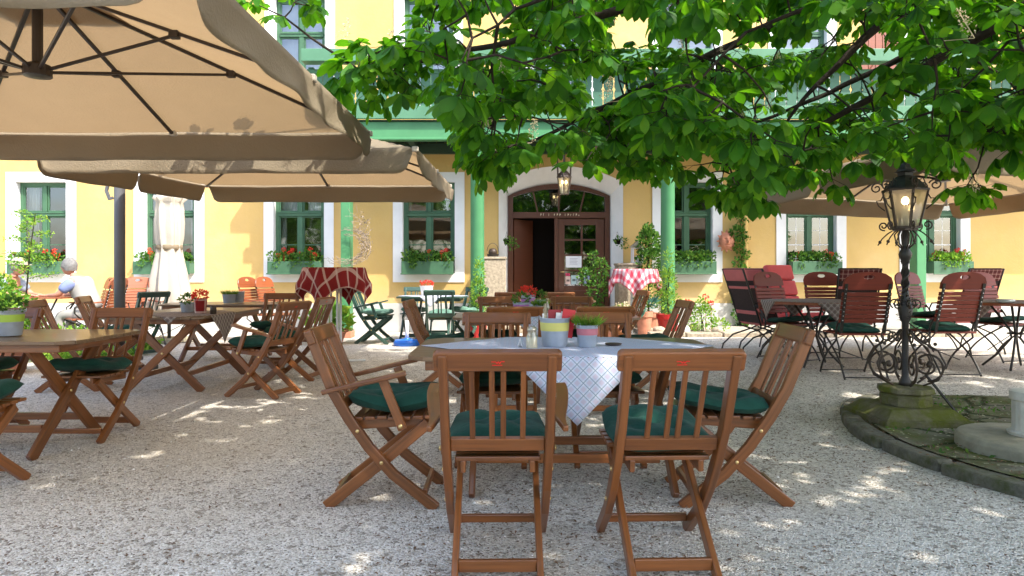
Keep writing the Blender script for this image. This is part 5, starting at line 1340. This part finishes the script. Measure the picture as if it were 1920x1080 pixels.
# ================================================================ PLANTS BY THE WALL
def pot(t, r, h, mat=m_terra):
    mb = MB(); mb.lathe([(r*.7, 0), (r*.95, h*.8), (r*1.08, h*.82), (r*1.08, h), (r*.95, h), (r*.9, h*.9), (.001, h*.9)], 24); mb.build('pot', mat, t, smooth=False, bevel=.004)
def potted(name, label, x, y, z, r, h, mat, bushes, lm=None, n=300, L=.07, W=.04, stems=True, flowers=None, cat='plant'):
    t = thing(name, label, cat, (x, y, z)); 
    if r: pot(t, r, h, mat)
    mb = MB()
    for (c, rad, k) in bushes: mb.bush(c, rad, int(n*k), L, W)
    mb.build('foliage', lm or m_green, t)
    if stems:
        mb = MB()
        for (c, rad, k) in bushes:
            for _ in range(3): mb.tube([(rt.uniform(-.03, .03), 0, h*.8), (c[0]*.5, c[1]*.5, c[2]*.55), (c[0]+rt.uniform(-.05, .05), c[1], c[2])], .006, 4)
        mb.build('stems', m_bark, t)
    if flowers:
        mb = MB()
        for c in flowers[1]:
            mb.bush(c, (.045, .045, .04), 34, .035, .03); mb.tube([(c[0], c[1], h*.8), c], .004, 3)
        mb.build('flowers', flowers[0], t)
    return t
m_redpot = M('red_glazed_pot', (.42, .02, .02), .3)
potted('tall_grass_plant', 'upright feathery plant in a red pot at the foot of the left round column', PX(897, 12.0), 11.95, 0, .17, .38, m_redpot, [((0, 0, .55), (.16, .16, .22), 1), ((0, 0, .85), (.13, .13, .25), 1), ((.02, 0, 1.15), (.08, .08, .3), .6)], m_bright, 400, .07, .018)
potted('tall_grass_plant', 'upright feathery plant in a red pot at the foot of the right round column', PX(1250, 12.0), 11.9, 0, .19, .45, m_redpot, [((0, 0, .65), (.2, .2, .22), 1), ((0, 0, .95), (.14, .14, .3), 1), ((.0, 0, 1.25), (.07, .07, .35), .5)], m_bright, 400, .08, .018)
potted('leafy_shrub', 'dark leafy shrub in front of the glazed door leaf', PX(1112, 12.6), 12.6, 0, .22, .35, m_terra, [((0, 0, .5), (.18, .2, .2), .5), ((.07, 0, .85), (.2, .2, .25), .7), ((-.12, 0, 1.1), (.16, .16, .16), .4), ((.16, 0, 1.25), (.13, .15, .18), .35), ((.0, 0, 1.42), (.10, .1, .14), .2)], None, 420)
potted('climbing_plant', 'dense dark climbing plant left of the right round column above the pink table', PX(1216, 13.0), 13.0, 0, .24, .4, m_terra, [((0, 0, .8), (.2, .2, .4), .6), ((.02, 0, 1.35), (.27, .25, .35), 1.3), ((.0, 0, 1.7), (.22, .2, .28), 1), ((-.02, 0, 1.9), (.12, .12, .2), .4)], None, 500, .07, .05)
potted('hosta', 'light green broad leaved hosta in a clay pot under the dark red bar table', PX(618, 11.2), 11.2, 0, .28, .24, m_terra, [((0, 0, .36), (.36, .3, .15), 1), ((0, 0, .5), (.25, .25, .13), .6)], m_bright, 170, .18, .10)
potted('flower_shrub', 'bush with bright red blossoms in the gravelly bed right of the column', PX(1318, 12.2), 12.2, .12, 0, 0, None, [((0, 0, .25), (.22, .2, .25), 1), ((-.05, 0, .45), (.15, .15, .15), .5)], m_bright, 350, .05, .035, True, (m_petal, [(-.28, 0, .52), (.05, 0, .62), (-.20, .05, .50), (.12, -.1, .50)]))
potted('yellow_flower_pot', 'pot of yellow orange flowers beside the bush at the door', PX(1152, 11.4), 11.4, 0, .13, .3, m_terra, [((0, 0, .36), (.13, .13, .1), .6)], None, 200, .05, .03, False, (translucent('orange_petals', (.75, .3, .02), (.8, .3, .02), .3, 20), [(-.06, 0, .48), (.08, 0, .5), (0, -.08, .44), (.14, 0, .42), (-.1, .05, .42)]))
potted('white_flower_pot', 'dark pot of small white flowers below the pink checked cloth', PX(1166, 11.9), 11.9, 0, .14, .42, m_dark, [((0, 0, .5), (.16, .16, .12), .8)], m_bright, 260, .04, .025, False, (m_blossom, [(-.08, -.1, .6), (.05, -.1, .62), (.1, -.1, .55), (-.02, -.12, .54)]))
potted('agave', 'blue green spiky leaves right below the pink checked cloth', PX(1208, 11.8), 11.8, 0, .14, .5, m_terra, [((0, 0, .62), (.16, .16, .14), .5)], leafmat('blue_green_leaves', (.03, .10, .08), (.08, .22, .17), (.1, .3, .2)), 130, .18, .05, False)
for k, (px, lb) in enumerate(((1292, 'small grey green tuft plant in the bed, beside pale stones'), (1350, 'tuft plant in the bed behind the slanted recliners'))):
    potted('tuft_plant', lb, PX(px, 12.0), 12.0, .12, 0, 0, None, [((0, 0, .12), (.16, .16, .12), .6)], m_bright, 260, .06, .03, False)
for k, (px, y, r) in enumerate(((1280, 11.9, .12), (1262, 12.2, .14), (1300, 12.35, .10), (1236, 11.75, .10), (1222, 11.8, .08), (1345, 11.8, .09), (1430, 11.9, .11))):
    mb = MB(); mb.sphere((0, 0, 0), r, 14, 9, (1.2, 1, .75)); mb.v = [tuple(Vector(v)*(1+.22*noise.noise(Vector(v)*9+Vector((k, 0, 0))))) for v in mb.v]
    o = mb.build('boulder', m_trim if k in (0, 1) else m_stone, smooth=True); o.location = (PX(px, y), y, .12+r*.55)
    tag(o, ['large pale boulder behind the tuft plant by the right column', 'largest white boulder right of the red pot', 'pale rounded stone under the red blossoms', 'brown stone beside the red pot', 'smallest brown stone at the front of the bed', 'grey stone behind the slanted recliners', 'grey stone beneath the coral pink cushion'][k], 'stone', 'stones in the planting bed')
# ivy on the downpipe
mb = MB(); t = thing('ivy', 'ivy climbing the yellow downpipe between two windows', 'ivy', (4.5, WY-.12, 0))
for k in range(26):
    z = .1+k*.09; mb.bush((.08*math.sin(k*1.7)-.02, -.05, z), (.13 if z < 1.2 else .09, .06, .09), 46 if z < 1.9 else 22, .06, .05)
mb.bush((-.10, -.06, 1.95), (.13, .08, .12), 120, .07, .06); mb.build('foliage', m_green, t)
mb = MB(); mb.tube([(.03*math.sin(k), -.03, k*.12) for k in range(21)], .012, 6); mb.build('stem', m_bark, t)
# terracotta face
t = thing('clay_mask', 'terracotta face plaque on the wall left of the ivy', 'wall ornament', (PX(1363, 13.35), 13.38, PZ(452, 13.35))); mb = MB()
def face(u, v):
    a, b = u*2-1, v*2-1; r = math.hypot(a, b); z = .10*max(0, 1-r*r)**.5; z += .05*math.exp(-((a/.12)**2+((b+.05)/.22)**2)); z -= .03*math.exp(-(((abs(a)-.32)/.14)**2+((b-.22)/.09)**2)); z -= .025*math.exp(-((a/.28)**2+((b+.45)/.06)**2)); z += .02*math.exp(-((a/.3)**2+((b+.56)/.07)**2))
    k = min(1, 1/max(r, 1e-6)) if r > 1 else 1; return (a*.15*k, -z, b*.17*k)
mb.grid(34, 34, face); mb.build('face', m_terra, t, smooth=True)
mb = MB()
for k in range(12): a = 2*math.pi*k/12; mb.prism([(.14*math.cos(a-.2), .16*math.sin(a-.2)), (.20*math.cos(a), .23*math.sin(a)), (.14*math.cos(a+.2), .16*math.sin(a+.2))], lambda p, q, s: (p, s, q), -.02, .01)
mb.build('rays', m_terra, t)
# stone pillars at the door with a basket and a house lantern
for x0, x1, z1, lb in ((-.54, -.12, 1.42, 'speckled stone pillar left of the doorway'), (2.02, 2.45, 1.30, 'speckled stone pillar right of the doorway behind the pink table')):
    mb = MB(); mb.boxm(x0, x1, 12.95, WY-.06, .15, z1); mb.boxm(x0-.02, x1+.02, 12.93, WY-.06, z1+.001, z1+.05); mb.boxm(x0-.03, x1+.03, 12.90, WY-.06, 0, .149); tag(mb.build('stone_pillar', m_stone, bevel=.012), lb, 'stone pillar', 'stone pillars beside the door')
t = thing('wire_basket', 'small brown wire basket on the left stone pillar', 'basket', (-.37, 13.15, 1.475)); mb = MB(); mb.sphere((0, 0, .09), .085, 12, 8, (1, 1, .9)); mb.build('ball', m_rust, t, smooth=True)
mb = MB(); mb.tube([(.11*math.cos(a), .0, .10+.16*math.sin(a)) for a in [math.pi*i/12 for i in range(13)]], .005, 5); mb.lathe([(.10, 0), (.12, .05)], 16, cap=False); mb.build('wire_frame', m_iron, t)
t = thing('house_lantern', 'pale house shaped lantern on the right stone pillar', 'lantern', (2.40, 13.1, 1.355)); mb = MB()
for a in (-.09, .09):
    for b in (-.09, .09): mb.box(a-.012, a+.012, b-.012, b+.012, 0, .27)
mb.box(-.11, .11, -.11, .11, 0, .02); mb.box(-.1, .1, -.1, .1, .271, .29); mb.build('lantern_frame', m_trim, t)
mb = MB(); mb.prism([(-.14, .29), (.14, .29), (0, .42)], lambda a, b, k: (a, k, b), -.12, .12); mb.build('roof', m_concrete, t)
mb = MB(); mb.tube([(0, 0, .02), (0, 0, .14)], .03, 12); mb.build('candle', m_paper, t, smooth=True)
for x, lb in ((-.10, 'small hanging pot of trailing plant on the left door reveal'), (2.06, 'small wire holder with plant on the right door reveal')):
    t = thing('hanging_pot', lb, 'hanging pot', (x, 13.32, 1.72)); mb = MB(); mb.lathe([(.05, 0), (.065, .10), (.06, .10), (.001, .09)], 14); mb.build('pot', m_dark, t); mb = MB(); mb.bush((.05, -.05, .05), (.13, .09, .10), 90, .05, .03); mb.bush((.12, -.05, -.03), (.09, .06, .07), 40, .05, .03); mb.build('foliage', m_green, t)
    mb = MB(); mb.tube([(-.05, 0, .09), (0, .0, .24), (.05, 0, .09)], .004, 5); mb.tube([(0, 0, .24), (0, .1, .24)], .005, 5); mb.build('hook', m_iron, t)
# wreath of dry twigs round the square post
mb = MB()
for k in range(46):
    a0 = rt.uniform(-2.6, .4); r = rt.uniform(.26, .44); pts_ = []
    for i in range(9):
        a = a0+i*.17; pts_.append((-.02+r*math.cos(a)*1.05+rt.gauss(0, .012), -.06+rt.gauss(0, .03), r*math.sin(a)*.8+rt.gauss(0, .012)))
    mb.tube(pts_, .0035, 4)
for k in range(60):
    a = rt.uniform(-.2, 1.2); p = Vector((.34*math.cos(a)+rt.gauss(0, .06), -.07, .36*math.sin(a)+rt.gauss(0, .09)+.1)); mb.tube([p, p+Vector((rt.gauss(0, .08), rt.gauss(0, .04), rt.uniform(-.05, .14)))], .003, 3)
mb.bush((.30, -.07, .25), (.12, .05, .4), 130, .03, .02)
o = mb.build('twig_wreath', noisy('dry_twigs', (.30, .24, .19), .9, .4, 20, 0)); o.location = (PX(652, 12.15), 12.13, 1.62); tag(o, 'dry twig wreath wound round the square green post', 'wreath')

# left shrub and sapling
potted('leafy_shrub', 'bright green shrub at the left picture edge behind the near left table', -5.98, 8.0, 0, .32, .4, m_terra, [((0, 0, .7), (.4, .4, .28), 1.4), ((-.15, 0, .95), (.3, .3, .22), 1), ((.22, 0, .6), (.3, .3, .2), .8)], m_bright, 600, .06, .045)
t = thing('sapling', 'thin sapling with feathery leaves in front of the far left window', 'sapling', (-5.95, 8.35, 0)); mb = MB(); mb.tube([(0, 0, 0), (.0, 0, .8), (.05, 0, 1.4), (.12, 0, 1.9)], [.014, .011, .007, .004], 7)
fo = MB()
for k in range(13):
    z = 1.1+k*.065; a = k*2.4; d = Vector((math.cos(a), math.sin(a), .3)); l = .34-.012*k; mb.tube([(.08*(z-1), 0, z), (.08*(z-1)+d.x*l*.6, d.y*l*.6, z+.16*l), (.08*(z-1)+d.x*l, d.y*l, z+.05)], .0035, 4)
    for q in range(30): f = rt.random(); fo.bush((.08*(z-1)+d.x*l*f, d.y*l*f, z+.16*l*math.sin(f*2)), (.06, .06, .03), 3, .04, .018)
mb.build('stem', m_bark, t); fo.build('foliage', m_bright, t)

# ================================================================ PEOPLE
m_skin = noisy('skin', (.42, .21, .14), .55, .1, 6, 0); m_hair = noisy('grey_hair', (.16, .155, .15), .7, .3, 40, .6, 90); m_wvest = noisy('white_waistcoat', (.33, .325, .31), .8, .05, 4, .3, 12)
m_bshirt = noisy('blue_shirt', (.16, .20, .38), .8, .15, 10, .3, 30); m_lshirt = noisy('pale_blue_shirt', (.22, .27, .34), .8, .1, 10, .4, 14); m_cap = noisy('pale_cap', (.33, .29, .22), .8, .1, 10, 0); m_trou = noisy('pale_trousers', (.30, .29, .27), .85, .1, 5, .3, 20); m_blk = M('black_plastic', (.01, .01, .012), .2)
def skinned(joints, edges, root=0, sub=2):
    me = bpy.data.meshes.new('s'); me.from_pydata([j[0] for j in joints], edges, []); o = bpy.data.objects.new('s', me); C.objects.link(o)
    md = o.modifiers.new('k', 'SKIN'); md.use_smooth_shade = True
    for i, j in enumerate(joints):
        v = me.skin_vertices[0].data[i]; r = j[1]; v.radius = (r, r) if not isinstance(r, tuple) else r; v.use_root = (i == root)
    sb = o.modifiers.new('b', 'SUBSURF'); sb.levels = sub; sb.render_levels = sub
    dg = bpy.context.evaluated_depsgraph_get(); dg.update(); m2 = bpy.data.meshes.new_from_object(o.evaluated_get(dg)); vs = [tuple(v.co) for v in m2.vertices]; fs = [tuple(p.vertices) for p in m2.polygons]
    bpy.data.objects.remove(o); return vs, fs
def person(label, loc, rz, shirt, sleeve, vest, cap, glasses):
    """seated, leaning on a table, facing local +y"""
    t = thing('person', label, 'person', loc, rz)
    def J(x, y, z, r): return (Vector((x, y, z)), r)
    j = [J(0, 0, .56, .17), J(0, .07, .74, .16), J(0, .17, .93, .165), J(0, .25, 1.06, .12), J(0, .30, 1.13, .058), J(0, .34, 1.19, .055)]
    e = [(0, 1), (1, 2), (2, 3), (3, 4), (4, 5)]
    for s in (-1, 1):
        b = len(j); j += [J(s*.19, .22, 1.06, .065), J(s*.26, .36, .87, .048), J(s*.25, .42, .84, .042), J(s*.12, .60, .84, .030), J(s*.10, .66, .835, .030)]; e += [(3, b), (b, b+1), (b+1, b+2), (b+2, b+3), (b+3, b+4)]
        for f in range(4):
            c = len(j); fx = s*(.10-.034+.021*f*1.0); L_ = (.058, .066, .062, .048)[f]; j += [J(fx, .70, .838, .009), J(fx, .70+L_*.6, .838, .0085), J(fx, .70+L_, .825, .0075)]; e += [(b+4, c), (c, c+1), (c+1, c+2)]
        c = len(j); j += [J(s*.055, .64, .842, .011), J(s*.035, .67, .84, .009)]; e += [(b+4, c), (c, c+1)]
        h = len(j); j += [J(s*.10, .06, .54, .095), J(s*.13, .44, .55, .07), J(s*.13, .46, .10, .045), J(s*.13, .58, .05, .042)]; e += [(0, h), (h, h+1), (h+1, h+2), (h+2, h+3)]
    vs, fs = skinned(j, e); mb = MB(); mb.add(vs, fs)
    # head: profile with brow, nose, lips and chin, joined to the neck
    hc = Vector((0, .39, 1.285)); n = 26; m = 22; b0 = len(mb.v)
    def hd(u, v):
        th = 2*math.pi*u; ph = math.pi*v; x, y, z = math.sin(ph)*math.sin(th), math.sin(ph)*math.cos(th), -math.cos(ph)
        p = Vector((x*.084, y*.108, z*.130))
        if z < 0: p.x *= 1+.25*z; p.y *= 1+.05*z
        fr_ = max(0, y)
        p.y += fr_*(.030*math.exp(-((x/.16)**2+((z+.10)/.16)**2)) + .010*math.exp(-((z-.32)/.12)**2) - .010*math.exp(-(((abs(x)-.36)/.16)**2+((z-.10)/.10)**2)) + .010*math.exp(-((x/.3)**2+((z+.42)/.07)**2)) + .012*math.exp(-((x/.35)**2+((z+.78)/.15)**2)))
        p.x += math.copysign(.014, x)*math.exp(-((y/.22)**2+((z)/.22)**2)) if abs(x) > .5 else 0
        return hc+p
    mb.grid(n, m, hd); mb.build('body', m_skin, t, smooth=True)
    def cloth(name, idx, eds, grow, mat, cut=None):
        jj = [(j[i][0], j[i][1]+grow) for i in idx]; v_, f_ = skinned(jj, eds); q = MB(); q.add(v_, f_); return q.build(name, mat, t, smooth=True)
    cloth('shirt', [0, 1, 2, 3, 6, 29], [(0, 1), (1, 2), (2, 3), (3, 4), (3, 5)], .022, vest or shirt)
    for s, b in ((-1, 6), (1, 6+5+12+2+4)):
        q = [(j[b][0]+Vector((-s*.05, -.02, .01)), .105), (j[b][0].lerp(j[b+1][0], .45), .095), (j[b][0].lerp(j[b+1][0], .9), .078)]
        v_, f_ = skinned(q, [(0, 1), (1, 2)]); k = MB(); k.add(v_, f_); k.build('sleeve', sleeve, t, smooth=True)
        h = b+5+12+2; q = [(Vector((s*.03, .02, .56)), .13), (j[h][0], .11), (j[h+1][0], .085), (j[h+2][0], .07)]
        v_, f_ = skinned(q, [(0, 1), (1, 2), (2, 3)]); k = MB(); k.add(v_, f_); k.build('trouser_leg', m_trou, t, smooth=True)
        k = MB(); k.sphere((s*.13, .54, .045), .05, 12, 8, (.9, 2.2, .9)); k.build('shoe', m_blk, t, smooth=True)
    k = MB(); hc2 = hc+Vector((0, -.012, .012))
    def hr(u, v):
        th = 2*math.pi*u; ph = math.pi*(.02+.66*v); y0 = math.cos(th); ph2 = ph*(1-.30*max(0, y0)); x, y, z = math.sin(ph2)*math.sin(th), math.sin(ph2)*y0, math.cos(ph2)
        r = 1+.10*noise.noise(Vector((x*4, y*4, z*4)))+.05*noise.noise(Vector((x*16, y*5, z*16))); return hc2+Vector((x*.097*r, y*.120*r, z*.137*r))
    k.grid(30, 16, hr); k.build('hair', m_hair, t, smooth=True)
    if cap:
        k = MB(); k.grid(26, 10, lambda u, v: hc+Vector((math.sin(1.5*v)*math.sin(6.283*u)*.106, math.sin(1.5*v)*math.cos(6.283*u)*.130-.005, .025+math.cos(1.5*v)*.130))); k.prism([(-.075, .09), (.075, .09), (.06, .17), (0, .19), (-.06, .17)], lambda a, b, q: hc+Vector((a, b, .035+q-.1*(b-.09))), 0, .008); k.build('cap', m_cap, t, smooth=False)
    if glasses:
        k = MB()
        for s in (-1, 1): k.box(hc.x+s*.034-.026, hc.x+s*.034+.026, hc.y+.100, hc.y+.114, hc.z-.008, hc.z+.030); k.box(hc.x+s*.082-.003, hc.x+s*.082+.003, hc.y-.03, hc.y+.095, hc.z+.012, hc.z+.022)
        k.box(-.01, .01, hc.y+.095, hc.y+.100, hc.z+.015, hc.z+.022); k.build('sunglasses', m_blk, t)
    return t
person('older man in pale cap and sunglasses resting his forearms on the orange table', (-8.12, 10.72, -.02), R(-92), m_lshirt, m_lshirt, None, True, True)
person('grey haired man in white waistcoat and blue shirt leaning on the orange table', (-6.58, 10.72, -.02), R(88), m_bshirt, m_bshirt, m_wvest, False, False)
t = thing('garden_table', 'orange wooden table between the two seated men', 'table', (-7.40, 10.72, 0)); mb = MB()
for k in range(6): mb.box(-.55, .55, -.36+k*.12, -.245+k*.12, .775, .80)
mb.build('tabletop', m_orwood, t, bevel=.003)
for s in (-1, 1):
    for q in (-1, 1): mb = MB(); mb.tube([(s*.42, q*.25, .77), (s*.2, q*.2, .4), (s*.42, q*.3, .01)], .014, 7); mb.build('leg', m_iron, t, smooth=True)

# ---- dark trees closing the yard behind the viewer (they show in the window panes)
for k, (x, y, h, r) in enumerate(((-13, -10, 5.6, 3.4), (-7, -13, 6.4, 3.8), (-1, -12, 5.6, 3.6), (5.5, -14, 6, 4.0), (12, -13, 6, 4.0))):
    t = thing('yard_tree', ['dark tree behind the viewer, mirrored in the window panes'][0], 'tree', (x, y, 0), 0, 'trees behind the viewer')
    mb = MB(); mb.tube([(0, 0, -.1), (.1, 0, 2), (0, .1, h*.7)], [.28, .2, .07], 10); mb.build('trunk', m_bark, t, smooth=True)
    mb = MB()
    for q in range(26):
        a = rt.uniform(0, 6.28); rr = r*.75*math.sqrt(rt.random()); z = rt.uniform(.16, .95)*h; s = 1-.5*(z/h)**3; mb.bush((rr*math.cos(a)*s, rr*math.sin(a)*s, z), (1.3, 1.3, 1.0), 150, .34, .24)
    mb.build('crown', m_leaf_shade, t)
